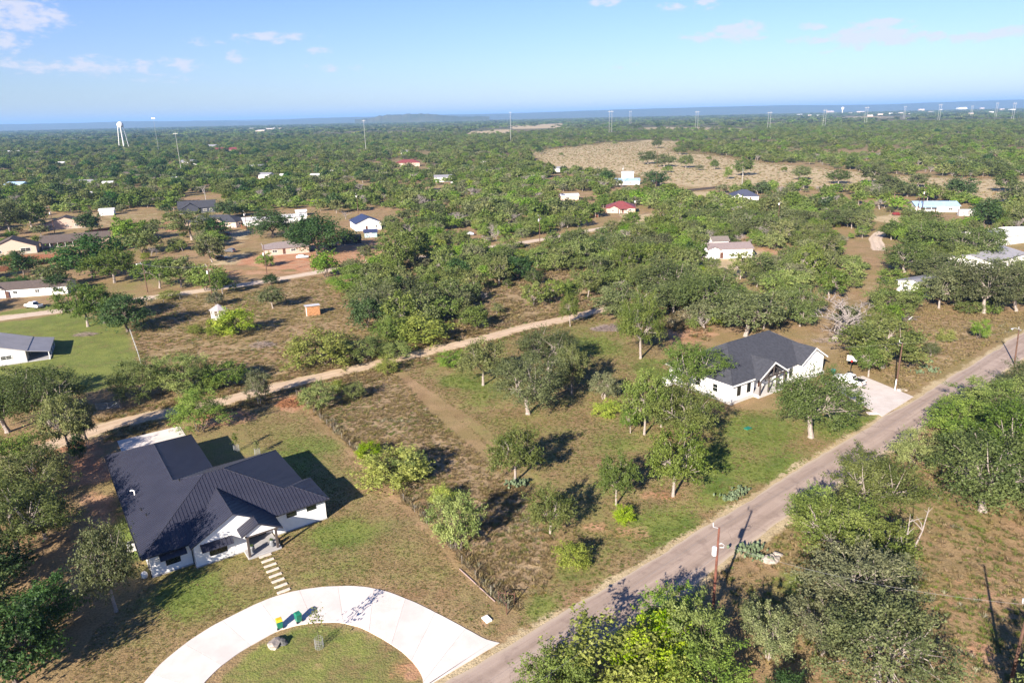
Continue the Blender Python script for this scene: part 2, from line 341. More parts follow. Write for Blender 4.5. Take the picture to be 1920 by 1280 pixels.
for ch in (GRN, BRN): zw[near, ch] *= (1-kill)
# far woodland floor
far = np.hypot(P[:, 0], P[:, 1])
gme = make_mesh('ground', np.c_[P, np.zeros(len(P))], (lambda nx, ny: np.array([(np.arange(ny-1)[:, None]*nx+np.arange(nx-1)).ravel()+k for k in (0, 1, nx+1, nx)]).T)(len(xs), len(ys)))
ga = gme.color_attributes.new('zone', 'FLOAT_COLOR', 'POINT'); ga.data.foreach_set('color', zw.ravel())
gm = bpy.data.materials.new('ground_soil_and_grass'); gm.use_nodes = True; t = NT(gm.node_tree); b = gm.node_tree.nodes['Principled BSDF']
at = t.n('ShaderNodeAttribute', attribute_name='zone'); sp = t.n('ShaderNodeSeparateColor'); t.link(at.outputs['Color'], sp.inputs[0])
pos = t.n('ShaderNodeNewGeometry').outputs['Position']
nA = t.noise(pos, 0.035, 4, .6); nB = t.noise(pos, 0.22, 4, .6); nC = t.noise(pos, 1.1, 4, .65); nD = t.noise(pos, 4.5, 3, .7); nE = t.noise(pos, 0.0035, 4, .6)
def wfac(w, amp=0.9, lo=.38, hi=.62, n=None):
    v = t.math('ADD', w, t.math('MULTIPLY', t.math('SUBTRACT', n or nB, 0.5), amp))
    v = t.math('ADD', v, t.math('MULTIPLY', t.math('SUBTRACT', nC, 0.5), 0.7)); return t.step(v, lo, hi)
base = t.mix(t.step(nB, .3, .7), c4((.245, .160, .086)), c4((.355, .245, .140)))
base = t.mix(t.step(nA, .38, .66), base, c4((.245, .195, .085)))
base = t.mix(t.math('MULTIPLY', t.step(nC, .5, .75), .5), base, c4((.30, .19, .125)))
nF = t.noise(pos, .09, 5, .65)
base = t.mix(t.math('MULTIPLY', t.step(nF, .52, .70), .6), base, c4((.37, .235, .15)))
base = t.mix(t.math('MULTIPLY', t.step(nF, .46, .30), .5), base, c4((.20, .165, .085)))
brn = t.mix(t.step(nB, .3, .7), c4((.25, .175, .108)), c4((.40, .295, .18)))
brn = t.mix(t.math('MULTIPLY', t.step(nC, .52, .72), .5), brn, c4((.14, .135, .06)))
base = t.mix(wfac(sp.outputs[2]), base, brn)
grn = t.mix(t.step(nB, .32, .66), c4((.092, .158, .028)), c4((.190, .222, .055)))
base = t.mix(t.math('MULTIPLY', wfac(sp.outputs[0], 1.0, .25, .85), .92), base, grn)
pal = t.mix(t.step(nB, .3, .7), c4((.40, .31, .185)), c4((.50, .405, .26)))
pal = t.mix(t.math('MULTIPLY', t.step(nC, .5, .7), .35), pal, c4((.33, .26, .13)))
base = t.mix(wfac(at.outputs['Alpha'], .8), base, pal)
drt = t.mix(t.step(nB, .35, .65), c4((.42, .20, .115)), c4((.44, .27, .17)))
base = t.mix(wfac(sp.outputs[1], 1.0, .28, .66), base, drt)
# darker scrub floor in the far woods
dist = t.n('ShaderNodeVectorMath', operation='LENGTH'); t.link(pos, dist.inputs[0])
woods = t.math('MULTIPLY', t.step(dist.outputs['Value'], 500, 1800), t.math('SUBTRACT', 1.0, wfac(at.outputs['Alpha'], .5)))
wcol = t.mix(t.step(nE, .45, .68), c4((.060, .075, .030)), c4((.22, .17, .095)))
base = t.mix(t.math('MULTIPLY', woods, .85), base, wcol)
# blade-scale mottling
nG = t.noise(pos, 1.9, 4, .7)
base = t.mix(t.math('MULTIPLY', t.step(nG, .50, .70), .35), base, t.mix(1.0, base, (1.35, 1.28, 1.2, 1), 'MULTIPLY'))
base = t.mix(t.math('MULTIPLY', t.step(nG, .48, .30), .45), base, t.mix(1.0, base, (.66, .70, .62, 1), 'MULTIPLY'))
base = t.mix(t.math('MULTIPLY', t.step(nD, .40, .66), .70), base, t.mix(1.0, base, (.50, .50, .46, 1), 'MULTIPLY'))
t.link(base, b.inputs['Base Color']); b.inputs['Roughness'].default_value = .95; b.inputs['Specular IOR Level'].default_value = .1
bn = t.n('ShaderNodeBump'); bn.inputs['Strength'].default_value = .8; bn.inputs['Distance'].default_value = .12
t.link(t.math('ADD', nD, t.math('MULTIPLY', nC, 1.2)), bn.inputs['Height']); t.link(bn.outputs[0], b.inputs['Normal'])
gme.materials.append(gm)
link('ground', gme, kind='structure', label='dry mown grass, brown scrub and red soil over the flat plain')
# ---------------- asphalt road, lanes
def ribbon(name, C, half, z, m, cross=7, edge=0.0, seed=1, label=None, th=0.0):
    n = len(C); T = np.gradient(C, axis=0); T /= np.hypot(T[:, 0], T[:, 1])[:, None]; N = np.c_[T[:, 1], -T[:, 0]]
    L = np.r_[0, np.cumsum(np.hypot(*np.diff(C, axis=0).T))]; rs = np.random.RandomState(seed); V = []; UV = []
    e = [np.convolve(rs.randn(n+8), np.ones(5)/5, 'same')[4:-4]*edge for _ in (0, 1)]
    for i in range(n):
        for j in range(cross):
            s = 2*j/(cross-1)-1; h = half*s+(e[1][i] if j == cross-1 else (-e[0][i] if j == 0 else 0))
            q = C[i]+N[i]*h; V.append((q[0], q[1], z*(1-0.6*abs(s)**6) if abs(s) < 1 else 0.003)); UV.append(((s+1)/2, L[i]))
    Fc = np.array([(i*cross+j, i*cross+j+1, (i+1)*cross+j+1, (i+1)*cross+j) for i in range(n-1) for j in range(cross-1)])[:, ::-1]
    me = make_mesh(name, V, Fc, m, smooth=True); uv = me.uv_layers.new(name='UVMap'); li = np.zeros(len(me.loops), np.int32); me.loops.foreach_get('vertex_index', li)
    uv.data.foreach_set('uv', np.array(UV, np.float32)[li].ravel())
    bm = bmesh.new(); bm.from_mesh(me); bmesh.ops.recalc_face_normals(bm, faces=bm.faces)
    if sum(f.normal.z for f in bm.faces) < 0: bmesh.ops.reverse_faces(bm, faces=bm.faces)
    bm.to_mesh(me); bm.free()
    return link(name, me, kind='structure', label=label)
def road_mat(name, c1, c2, c3, edge_c, tracks):
    m = bpy.data.materials.new(name); m.use_nodes = True; t = NT(m.node_tree); b = m.node_tree.nodes['Principled BSDF']
    uv = t.n('ShaderNodeTexCoord').outputs['UV']; pos = t.n('ShaderNodeNewGeometry').outputs['Position']
    mp = t.n('ShaderNodeMapping'); t.link(uv, mp.inputs[0]); mp.inputs['Scale'].default_value = (7, .05, 1)
    st = t.noise(mp.outputs[0], 1.6, 4, .6); nb = t.noise(pos, .5, 4, .6); nf = t.noise(pos, 7.0, 3, .7)
    c = t.mix(t.step(st, .32, .68), c4(c1), c4(c2)); c = t.mix(t.math('MULTIPLY', t.step(nb, .5, .72), .75), c, c4(c3))
    pt = t.noise(pos, .12, 3, .5); c = t.mix(t.math('MULTIPLY', t.step(pt, .56, .60), .35), c, c4(tuple(v*1.12 for v in c2)))
    su = t.n('ShaderNodeSeparateXYZ'); t.link(uv, su.inputs[0]); a = t.math('ABSOLUTE', t.math('SUBTRACT', su.outputs[0], .5))
    if tracks:
        tr = t.math('SUBTRACT', 1.0, t.step(t.math('ABSOLUTE', t.math('SUBTRACT', a, tracks)), .03, .13))
        c = t.mix(t.math('MULTIPLY', tr, .38), c, c4(tuple(v*.72 for v in c1)))
    ed = t.step(t.math('ADD', a, t.math('MULTIPLY', t.math('SUBTRACT', nb, .5), .16)), .40, .50)
    c = t.mix(t.math('MULTIPLY', ed, .8), c, c4(edge_c))
    c = t.mix(t.math('MULTIPLY', t.step(nf, .48, .72), .3), c, t.mix(1.0, c, (.6, .6, .6, 1), 'MULTIPLY'))
    wv = t.n('ShaderNodeVectorMath', operation='ADD'); t.link(pos, wv.inputs[0]); t.link(t.noise(pos, .9, 3, .6, 1), wv.inputs[1])
    vo = t.n('ShaderNodeTexVoronoi', feature='DISTANCE_TO_EDGE'); t.link(wv.outputs[0], vo.inputs['Vector']); vo.inputs['Scale'].default_value = .22
    crack = t.math('MULTIPLY', t.math('SUBTRACT', 1.0, t.step(vo.outputs['Distance'], .004, .014)), t.step(t.noise(pos, .07, 2), .5, .62))
    c = t.mix(t.math('MULTIPLY', crack, .45), c, c4(tuple(v*.45 for v in c1)))
    t.link(c, b.inputs['Base Color']); b.inputs['Roughness'].default_value = .88; b.inputs['Specular IOR Level'].default_value = .2
    bn = t.n('ShaderNodeBump'); bn.inputs['Strength'].default_value = .4; bn.inputs['Distance'].default_value = .02; t.link(nf, bn.inputs['Height']); t.link(bn.outputs[0], b.inputs['Normal'])
    MATS[name] = m; return m
road_m = road_mat('worn_asphalt', (.305, .232, .190), (.375, .295, .246), (.225, .168, .140), (.44, .36, .275), .22)
ribbon('road', ROADC, ROAD_HALF, .05, road_m, 9, .38, 2, 'worn dusty asphalt road running diagonally past both white houses')
lane_m = road_mat('packed_gravel', (.47, .345, .235), (.53, .41, .295), (.40, .28, .185), (.38, .29, .16), .25)
ribbon('gravel_lane', LANE, 2.15, .03, lane_m, 7, .35, 5, 'pale packed gravel lane behind the black-roofed house')
lane2_m = road_mat('pale_caliche', (.50, .39, .30), (.56, .46, .37), (.42, .32, .24), (.40, .30, .19), .25)
ribbon('gravel_road', LANE2, 2.7, .03, lane2_m, 7, .3, 6, 'pale gravel road in front of the far left yards')
ribbon('curved_drive', DRIVE3, 2.4, .03, lane2_m, 7, .3, 8, 'pale curved gravel drive beside the blue-roofed house')
# ---------------- concrete loop driveway, slab by slab
conc = mat('pale_concrete', (.65, .585, .545), .85, .2, var=.05, scale=.45, col2=(.555, .50, .465), bump=.08, bscale=30)
OUT = smooth_line(GP([(937, 1205), (912, 1200), (880, 1182), (830, 1155), (780, 1130), (730, 1110), (692, 1101), (655, 1098), (605, 1100), (555, 1107), (515, 1118), (480, 1132), (400, 1172), (350, 1204), (300, 1245), (270, 1280), (235, 1330), (215, 1400)]), 73, 1)
INN = smooth_line(GP([(748, 1318), (780, 1300), (795, 1283), (792, 1267), (780, 1247), (755, 1222), (717, 1197), (675, 1175), (635, 1166), (592, 1167), (555, 1172), (517, 1184), (480, 1205), (450, 1222), (410, 1252), (382, 1280), (350, 1330), (340, 1400)]), 73, 1)
CV = [conc, mat('concrete_worn', (.635, .58, .545), .85, .2, scale=.3, col2=(.53, .485, .455), bump=.08, bscale=30), mat('concrete_clean', (.68, .615, .575), .85, .2, scale=.6, col2=(.60, .54, .505), bump=.08, bscale=30)]
drv = empty('loop_driveway', (OUT[30][0], OUT[30][1], 0), kind='structure', label='pale concrete half-loop driveway in front of the black-roofed house')
o3 = np.array([OUT[30][0], OUT[30][1]])
for k in range(0, 72, 6):
    ring = [OUT[i] for i in range(k, k+7)]+[INN[i] for i in range(k+6, k-1, -1)]
    ring = np.array(ring); a, c = ring[0]-ring[6], ring.mean(0)
    for i in (0, 13): ring[i] += (c-ring[i])*0.006
    for i in (6, 7): ring[i] += (c-ring[i])*0.006
    MB().prism([tuple(q-o3) for q in ring], -.06, .07).build('slab', CV[(k//6*5) % 3], drv)
# house R driveway (four slabs) with two little aprons
dr = [G(1592, 722), G(1628, 713), G(1712, 744), G(1652, 781), G(1600, 758), G(1570, 738)]
conc2 = mat('pale_concrete_drive', (.55, .50, .465), .85, .2, scale=.5, col2=(.47, .415, .38), bump=.08, bscale=30)
drv2 = empty('concrete_driveway', (*G(1650, 745), 0), kind='structure', label='pale concrete driveway between the grey-shingled house and the road')
q0 = G(1650, 745); A0, A1, B0, B1 = G(1540, 716), G(1654, 781), G(1618, 705), G(1713, 744)
for i in range(4):
    s0, s1 = i/4+.001, (i+1)/4-.001
    MB().prism([tuple(p-q0) for p in (A0+(A1-A0)*s0, A0+(A1-A0)*s1, B0+(B1-B0)*s1, B0+(B1-B0)*s0)], -.06, .07).build('slab', conc2, drv2)
for (x, y) in ((1636, 775), (1690, 731)):
    c = G(x, y)-q0; MB().cbox(c[0]-.9, c[0]+.9, c[1]-.5, c[1]+.5, -.03, .12).build('headwall', conc, drv2)
# ================================================================== BUILDINGS
white_st = mat('white_stucco', (.80, .79, .78), .8, .2, var=.03, scale=1.5, bump=.1, bscale=25)
white_tr = mat('white_trim', (.78, .77, .75), .6, .3, var=.03)
black_mt = mat('black_standing_seam_metal', (.034, .035, .052), .40, .5, var=.1, scale=.4, col2=(.028, .029, .044))
black_tr = mat('black_trim', (.018, .018, .020), .5, .4, var=.1)
dark_tim = mat('dark_timber', (.075, .062, .058), .7, .3, var=.1)
glass = mat('dark_window_glass', (.012, .016, .015), .06, .7, var=.05)
stone_gr = mat('grey_slab', (.36, .35, .35), .85, .2, var=.06)
cream = mat('cream_paving', (.60, .52, .45), .85, .2, var=.06, scale=2)
brown_wd = mat('brown_wood', (.17, .075, .045), .8, .2, var=.15, scale=4)
galv = mat('galvanised_steel', (.42, .43, .44), .45, .5, .6, var=.1)
tan_wall = mat('tan_siding', (.52, .40, .32), .8, .2, var=.05)
pink_wall = mat('sandy_brick', (.50, .37, .30), .85, .2, var=.12, scale=6, bump=.2, bscale=12)
grey_wall = mat('pale_grey_siding', (.52, .49, .48), .75, .2, var=.04)
green_wall = mat('teal_siding', (.30, .42, .43), .7, .2, var=.05)
brown_rf = mat('brown_shingle', (.12, .095, .085), .9, .2, var=.14, scale=2, bump=.4, bscale=5)
maroon_rf = mat('maroon_metal_roof', (.21, .055, .055), .55, .4, var=.1, scale=1)
dark_rf = mat('charcoal_shingle', (.055, .058, .072), .85, .25, var=.16, scale=2.2, bump=.5, bscale=5)
navy_rf = mat('navy_metal_roof', (.035, .045, .105), .5, .4, var=.1)
grey_mt = mat('grey_metal_roof', (.27, .265, .29), .55, .4, .1, var=.07, scale=.6)
white_mt = mat('white_metal_roof', (.62, .61, .62), .5, .4, var=.06, scale=.6)
blue_mt = mat('pale_blue_metal_roof', (.33, .47, .63), .5, .4, var=.08, scale=.6)
red_wd = mat('cedar_fence_wood', (.20, .085, .05), .85, .2, var=.2, scale=3)
grey_wd = mat('weathered_wood', (.20, .17, .155), .9, .2, var=.2, scale=5)
orange_wd = mat('orange_plywood', (.42, .21, .10), .85, .2, var=.2, scale=3)
door_m = mat('brown_door', (.10, .045, .03), .6, .3)
brick_red = mat('red_brick', (.30, .13, .09), .85, .2, var=.15, scale=6)

def wplace(side, p, x, z, off=0.0):
    """point on a wall: side f/k faces -y/+y at y=p, l/r faces -x/+x at x=p"""
    return {'f': (x, p-off, z), 'k': (x, p+off, z), 'l': (p-off, x, z), 'r': (p+off, x, z)}[side]
def wbox(mb, side, p, x0, x1, z0, z1, o0, o1):
    a = wplace(side, p, x0, z0, o0); b = wplace(side, p, x1, z1, o1)
    return mb.box(min(a[0], b[0]), max(a[0], b[0]), min(a[1], b[1]), max(a[1], b[1]), z0, z1)
def window(par, side, p, x0, x1, z0, z1, fm, mull=1, fw=.07, tr=True):
    m = MB()
    wbox(m, side, p, x0, x1, z0, z0+fw, -.04, .05); wbox(m, side, p, x0, x1, z1-fw, z1, -.04, .05)
    wbox(m, side, p, x0, x0+fw, z0+fw, z1-fw, -.04, .05); wbox(m, side, p, x1-fw, x1, z0+fw, z1-fw, -.04, .05)
    for k in range(mull):
        xm = x0+(x1-x0)*(k+1)/(mull+1); wbox(m, side, p, xm-.025, xm+.025, z0+fw, z1-fw, -.02, .04)
    if tr: zm = (z0+z1)/2; wbox(m, side, p, x0+fw, x1-fw, zm-.02, zm+.02, -.02, .038)
    w = m.build('window', fm, par)
    g = MB(); wbox(g, side, p, x0+fw*.5, x1-fw*.5, z0+fw*.5, z1-fw*.5, -.03, .02); g.build('pane', glass, w)
    return w
def doorpart(par, side, p, x0, x1, z0, z1, m, knob=True):
    d = MB(); wbox(d, side, p, x0, x1, z0, z1, -.04, .05)
    for zz in ((.12, .45), (.55, .9)): wbox(d, side, p, x0+.12*(x1-x0), x1-.12*(x1-x0), z0+(z1-z0)*zz[0], z0+(z1-z0)*zz[1], .05, .065)
    o = d.build('door', m, par)
    if knob: k = MB(); wbox(k, side, p, x1-.18, x1-.12, z0+.95, z0+1.12, .05, .12); k.build('door_handle', galv, o)
    return o
def seams(mb, poly, dvec, spacing, w=.08, h=.06):
    """standing ribs running along plan direction dvec (down the slope) on a 3-d planar polygon"""
    P = np.array(poly, float); n = np.cross(P[1]-P[0], P[2]-P[0]); n /= np.linalg.norm(n); n = n if n[2] > 0 else -n
    d = np.array([dvec[0], dvec[1]], float); d /= np.hypot(*d); s = np.array([-d[1], d[0]])
    zf = lambda q: P[0][2]-(n[0]*(q[0]-P[0][0])+n[1]*(q[1]-P[0][1]))/n[2]
    S = P[:, :2]@s; D = P[:, :2]@d
    v = math.ceil((S.min()+.02)/spacing)*spacing
    while v < S.max()-.02:
        hits = []
        for i in range(len(P)):
            a, b = S[i], S[(i+1) % len(P)]
            if (a > v) != (b > v): t_ = (v-a)/(b-a); hits.append(D[i]+(D[(i+1) % len(P)]-D[i])*t_)
        hits.sort()
        for a, b in zip(hits[::2], hits[1::2]):
            if b-a < .1: continue
            q0 = s*v+d*a; q1 = s*v+d*b; e = s*w/2
            V = []
            for q in (q0, q1):
                for g_, hh in ((-1, 0), (1, 0), (1, h), (-1, h)): p_ = q+e*g_; V.append((p_[0], p_[1], zf(p_)+hh-.004))
            mb.add(V, [(0, 1, 2, 3), (7, 6, 5, 4), (0, 4, 5, 1), (1, 5, 6, 2), (2, 6, 7, 3), (3, 7, 4, 0)])
        v += spacing
# ------------------------------------------------ the white house with the black standing-seam roof
TH = rad(34.8)
ho = G(287.5, 1085)
HL = empty('farmhouse', (ho[0], ho[1], 0), TH, 'modern white stucco house with black standing-seam metal roof by the loop driveway', 'house')
FP = [(0, .3), (4.6, .3), (4.6, -.85), (10.5, -.85), (10.5, 1.3), (14.2, 1.3), (14.2, .3), (21.0, .3), (21.0, 6.5), (19.9, 6.5), (19.9, 18.1), (10.9, 18.1), (10.9, 32.0), (0, 32.0)]
w = MB().prism(FP, 0, 2.92)
w.extr([(4.6, -.85, 2.9), (13.9, -.85, 2.9), (13.9, -.85, 3.12), (9.3, -.85, 5.62), (4.6, -.85, 3.1)], (0, .25, 0))
w.extr([(10.2, -2.85, 3.0), (13.7, -2.85, 3.0), (13.9, -2.85, 3.16), (11.6, -2.85, 4.36), (10.0, -2.85, 3.5)], (0, .2, 0))
w.build('wall', white_st, HL)
sl = MB().prism([(x+(.06 if x > 10 else -.06), y+(-.06 if y < 5 else .06)) for x, y in FP], -.02, .16); sl.build('foundation', stone_gr, HL)
k = .41; e0 = 3.0
fr = lambda x, y: (x, y, e0+k*(y+.15)); lf = lambda x, y: (x, y, e0+k*(x+.8)); bk = lambda x, y: (x, y, e0+k*(18.6-y)); rt = lambda x, y: (x, y, e0+k*(20.4-x))
g1 = lambda x, y: (x, y, 5.75-.55*abs(x-9.3))
planes = [([lf(-.8, -.15), lf(8.575, 9.225), lf(5.3, 12.5), lf(5.3, 26.4), lf(-.8, 32.5)], (1, 0)),
          ([fr(-.8, -.15), fr(21.5, -.15), fr(17.92, 3.43), fr(16.8, 3.43), fr(11.0, 9.225), fr(8.575, 9.225)], (0, 1)),
          ([rt(11.0, 9.225), rt(16.8, 3.43), (20.4, 7.0, e0), rt(20.4, 18.6)], (1, 0)),
          ([bk(8.575, 9.225), bk(11.0, 9.225), bk(20.4, 18.6), bk(11.4, 18.6), bk(5.3, 12.5)], (0, 1)),
          ([(5.3, 12.5, e0+k*6.1), (11.4, 18.6, e0), (11.4, 32.5, e0), (5.3, 26.4, e0+k*6.1)], (1, 0)),
          ([(-.8, 32.5, e0), (5.3, 26.4, e0+k*6.1), (11.4, 32.5, e0)], (0, 1)),
          ([(16.8, 3.43, e0+k*3.58), (17.92, 3.43, e0+k*3.58), (21.5, 7.0, e0), (20.4, 7.0, e0)], (0, 1)),
          ([(17.92, 3.43, e0+k*3.58), (21.5, -.15, e0), (21.5, 7.0, e0)], (1, 0)),
          ([g1(4.2, -1.25), g1(9.3, -1.25), g1(9.3, 6.6), g1(4.2, .1)], (1, 0)),
          ([g1(9.3, -1.25), g1(11.6, -1.25), g1(11.6, -3.15), g1(14.4, -3.15), g1(14.4, .1), g1(9.3, 6.6)], (1, 0)),
          ([(9.55, -3.15, 3.37), (11.6, -3.15, 4.485), (11.6, -.9, 4.485), (9.55, -.9, 3.37)], (1, 0))]
rf = MB(); sm = MB()
for poly, dv in planes: rf.slab(poly, .16); seams(sm, poly, dv, .43)
roofL = rf.build('roof', black_mt, HL); so_ = sm.build('roof_seams', black_mt, roofL); so_['kind'] = 'stuff'
rc = MB()
for a, b_ in (((-.8, -.15, e0), (8.575, 9.225, 6.85)), ((8.575, 9.225, 6.85), (11, 9.225, 6.85)), ((11, 9.225, 6.85), (16.8, 3.43, 4.46)), ((5.3, 12.5, 5.5), (5.3, 26.4, 5.5)), ((8.575, 9.225, 6.85), (5.3, 12.5, 5.5)),
              ((9.3, -1.25, 5.75), (9.3, 6.6, 5.75)), ((11, 9.225, 6.85), (20.4, 18.6, e0)), ((16.8, 3.43, 4.46), (17.92, 3.43, 4.46)), ((17.92, 3.43, 4.46), (21.5, -.15, e0)), ((11.6, -3.15, 4.485), (11.6, -1, 4.485)), ((5.3, 26.4, 5.5), (-.8, 32.5, e0)), ((5.3, 26.4, 5.5), (11.4, 32.5, e0))):
    rc.tube([np.add(a, (0, 0, -.02)), np.add(b_, (0, 0, -.02))], .07, 6)
rc.build('ridge_cap', mat('black_cap_metal', (.034, .035, .05), .85, .15), roofL)
gt = MB()
for a, b_ in (((-.86, 0, 2.93), (-.86, 32.4, 2.93)), ((14.6, -.21, 2.93), (21.5, -.21, 2.93)), ((-.8, -.21, 2.93), (4.1, -.21, 2.93))): gt.tube([a, b_], .075, 6)
gt.build('gutter', black_tr, HL)
for q in ((4.5, .18), (-.1, .25)): MB().tube([(*q, 2.9), (*q, .1)], .06, 6).build('downspout', black_tr, HL)
window(HL, 'f', .3, 1.6, 3.2, .95, 2.2, black_tr, 0, tr=False)
window(HL, 'f', -.85, 6.2, 8.2, .95, 2.15, black_tr, 1, tr=False)
for x0 in (15.9, 18.5): window(HL, 'f', .3, x0, x0+1.25, 1.95, 2.6, black_tr, 0, tr=False)
window(HL, 'l', 0, 8.0, 9.4, 1.0, 2.2, black_tr, 1); window(HL, 'l', 0, 22, 23.4, 1.0, 2.2, black_tr, 1)
window(HL, 'r', 10.9, 22, 24, 1.0, 2.2, black_tr, 1); window(HL, 'r', 19.9, 11, 13, 1.0, 2.2, black_tr, 1); window(HL, 'r', 21.0, 2.5, 4.0, 1.0, 2.2, black_tr, 1)
for (x0, x1, y) in ((1.0, 3.9, .3), (5.3, 8.9, -.85)):                       # black awnings over the two front windows
    a = MB(); pl = [(x0, y-1.0, 2.28), (x1, y-1.0, 2.28), (x1, y+.02, 2.82), (x0, y+.02, 2.82)]; a.slab(pl, .06); seams(a, pl, (0, 1), .45)
    aw = a.build('awning', black_mt, HL)
    for xx in (x0+.2, x1-.2): MB().tube([(xx, y-.9, 2.26), (xx, y, 1.95)], .04, 5).tube([(xx, y-.03, 2.7), (xx, y-.03, 1.9)], .04, 5).build('bracket', black_tr, aw)
d = MB(); d.box(11.2, 12.3, 1.22, 1.32, .2, 2.6); d.box(12.36, 13.4, 1.22, 1.32, .2, 2.6); dd = d.build('door', black_tr, HL)
g = MB(); g.box(11.4, 12.15, 1.19, 1.23, .5, 2.4); g.box(12.5, 13.25, 1.19, 1.23, .5, 2.4); g.build('pane', glass, dd)
MB().cbox(10.0, 14.0, -2.95, 1.28, -.02, .24, .02).build('porch_slab', stone_gr, HL)
for x in (10.25, 13.6): MB().cbox(x-.14, x+.14, -2.86, -2.58, .2, 3.05, .02).build('porch_post', dark_tim, HL)
MB().box(10.0, 13.9, -2.9, -2.6, 2.86, 3.06).build('porch_beam', dark_tim, HL)
vt = MB(); vt.tube([(.9, 15.3, lf(.9, 15.3)[2]-.05), (.9, 15.3, lf(.9, 15.3)[2]+.55), (.7, 15.5, lf(.9, 15.3)[2]+.62), (.5, 15.7, lf(.9, 15.3)[2]+.5)], .09, 8); vt.build('vent_pipe', white_tr, HL)
for x, y in ((1.2, 8.2), (.9, 10.3), (5.9, 11.2), (12.5, 3.4)):
    z = min(lf(x, y)[2], fr(x, y)[2]) if x < 12 else 5.75-.55*abs(x-9.3)
    v_ = MB().lathe([(.07, z-.1), (.07, z+.28), (.13, z+.28), (.13, z+.36)], 8, (x, y)); v_.build('roof_vent', black_tr, HL)
def hl(x, y): return (ho[0]+x*math.cos(TH)-y*math.sin(TH), ho[1]+x*math.sin(TH)+y*math.cos(TH))
# rear concrete apron
MB().prism([(1.9, 33.0), (11.6, 33.0), (11.6, 44.6), (1.9, 44.6)], -.05, .06).build('rear_apron', conc, kind='structure', label='pale concrete apron behind the black-roofed house').location = (ho[0], ho[1], 0)
bpy.data.objects['rear_apron'].rotation_euler = (0, 0, TH)
# stepping stones from the porch to the driveway
sx, sy = G(493, 1033), G(532, 1108)
stp = empty('stepping_path', (sx[0], sx[1], 0), TH, label='cream rectangular stepping stones from the porch to the loop driveway', kind='structure')
Ls = np.hypot(*(sy-sx)); du = (sy-sx)/Ls; lx = du[0]*math.cos(TH)+du[1]*math.sin(TH); ly = -du[0]*math.sin(TH)+du[1]*math.cos(TH)
for i in range(9):
    c = Ls*i/8; x, y = lx*c, ly*c
    MB().cbox(x-.72, x+.72, y-.2, y+.2, -.03, .09+.004*(i % 3), .02).build('stepping_stone', cream, stp)
# ------------------------------------------------ grey-shingled white house on the right
TR = rad(35.0); r0 = G(1370, 759)
HR = empty('shingled_house', (r0[0], r0[1], 0), TR, 'white house with large charcoal shingle roof and timber porch gable beside the road', 'house')
w = MB().prism([(0, 0), (6.3, 0), (6.3, 1.6), (14.0, 1.6), (14.0, 0), (19.3, 0), (19.3, -1.0), (26.6, -1.0), (26.6, 0), (27.2, 0), (27.2, 14.7), (0, 14.7)], .55, 3.75)
w.extr([(19.3, -1.0, 3.7), (26.6, -1.0, 3.7), (26.6, -1.0, 3.85), (22.95, -1.0, 6.05), (19.3, -1.0, 3.85)], (0, .3, 0))
w.build('wall', white_st, HR)
MB().prism([(-.1, -.1), (6.4, -.1), (6.4, -1.2), (13.9, -1.2), (13.9, -.1), (19.2, -.1), (19.2, -1.1), (27.3, -1.1), (27.3, 14.8), (-.1, 14.8)], -.02, .6).build('foundation', mat('pale_concrete_skirt', (.50, .48, .46), .85, .2, var=.05), HR)
kk = .58; ee = 3.8
F2 = lambda x, y: (x, y, ee+kk*(y+.5)); g2 = lambda x, y: (x, y, 6.35-.60*abs(x-22.95)); g3 = lambda x, y: (x, y, 6.3-.60*abs(x-10.1))
hb = 8.7
planes = [([F2(-.5, -.5), F2(27.8, -.5), F2(27.8-7.85, 7.35), F2(7.35, 7.35)], (0, 1)), ([(-.5, -.5, ee), (7.35, 7.35, ee+kk*7.85), (-.5, 15.2, ee)], (1, 0)),
          ([(27.8, -.5, ee), (27.8, 15.2, ee), (19.95, 7.35, ee+kk*7.85)], (1, 0)), ([(-.5, 15.2, ee), (7.35, 7.35, ee+kk*7.85), (19.95, 7.35, ee+kk*7.85), (27.8, 15.2, ee)], (0, 1)),
          ([g2(18.7, -1.5), g2(22.95, -1.5), g2(22.95, 4.9), g2(18.7, .1)], (1, 0)), ([g2(22.95, -1.5), g2(27.2, -1.5), g2(27.2, .1), g2(22.95, 4.9)], (1, 0)),
          ([g3(5.9, -1.5), g3(10.1, -1.5), g3(10.1, 4.8), g3(5.9, .1)], (1, 0)), ([g3(10.1, -1.5), g3(14.3, -1.5), g3(14.3, .1), g3(10.1, 4.8)], (1, 0))]
rf = MB()
for poly, dv in planes: rf.slab(poly, .18)
rR = rf.build('roof', dark_rf, HR)
rc = MB()
for a, b_ in (((-.5, -.5, ee), (7.35, 7.35, 8.35)), ((7.35, 7.35, 8.35), (19.95, 7.35, 8.35)), ((19.95, 7.35, 8.35), (27.8, -.5, ee)), ((22.95, -1.5, 6.35), (22.95, 4.9, 6.35)), ((10.1, -1.5, 6.3), (10.1, 4.8, 6.3)), ((-.5, 15.2, ee), (7.35, 7.35, 8.35)), ((27.8, 15.2, ee), (19.95, 7.35, 8.35))): rc.tube([a, b_], .09, 5)
rc.build('ridge_cap', dark_rf, rR)
def rake(x0, z0, x1, z1, y): MB().extr([(x0, y, z0), (x1, y, z1), (x1, y, z1-.3), (x0, y, z0-.3)], (0, -.06, 0)).build('fascia', white_tr, HR)
for (g_, xl, xc, xr) in ((g2, 18.7, 22.95, 27.2), (g3, 5.9, 10.1, 14.3)):
    rake(xl, g_(xl, 0)[2]+.02, xc, g_(xc, 0)[2]+.02, -1.5); rake(xc, g_(xc, 0)[2]+.02, xr, g_(xr, 0)[2]+.02, -1.5)
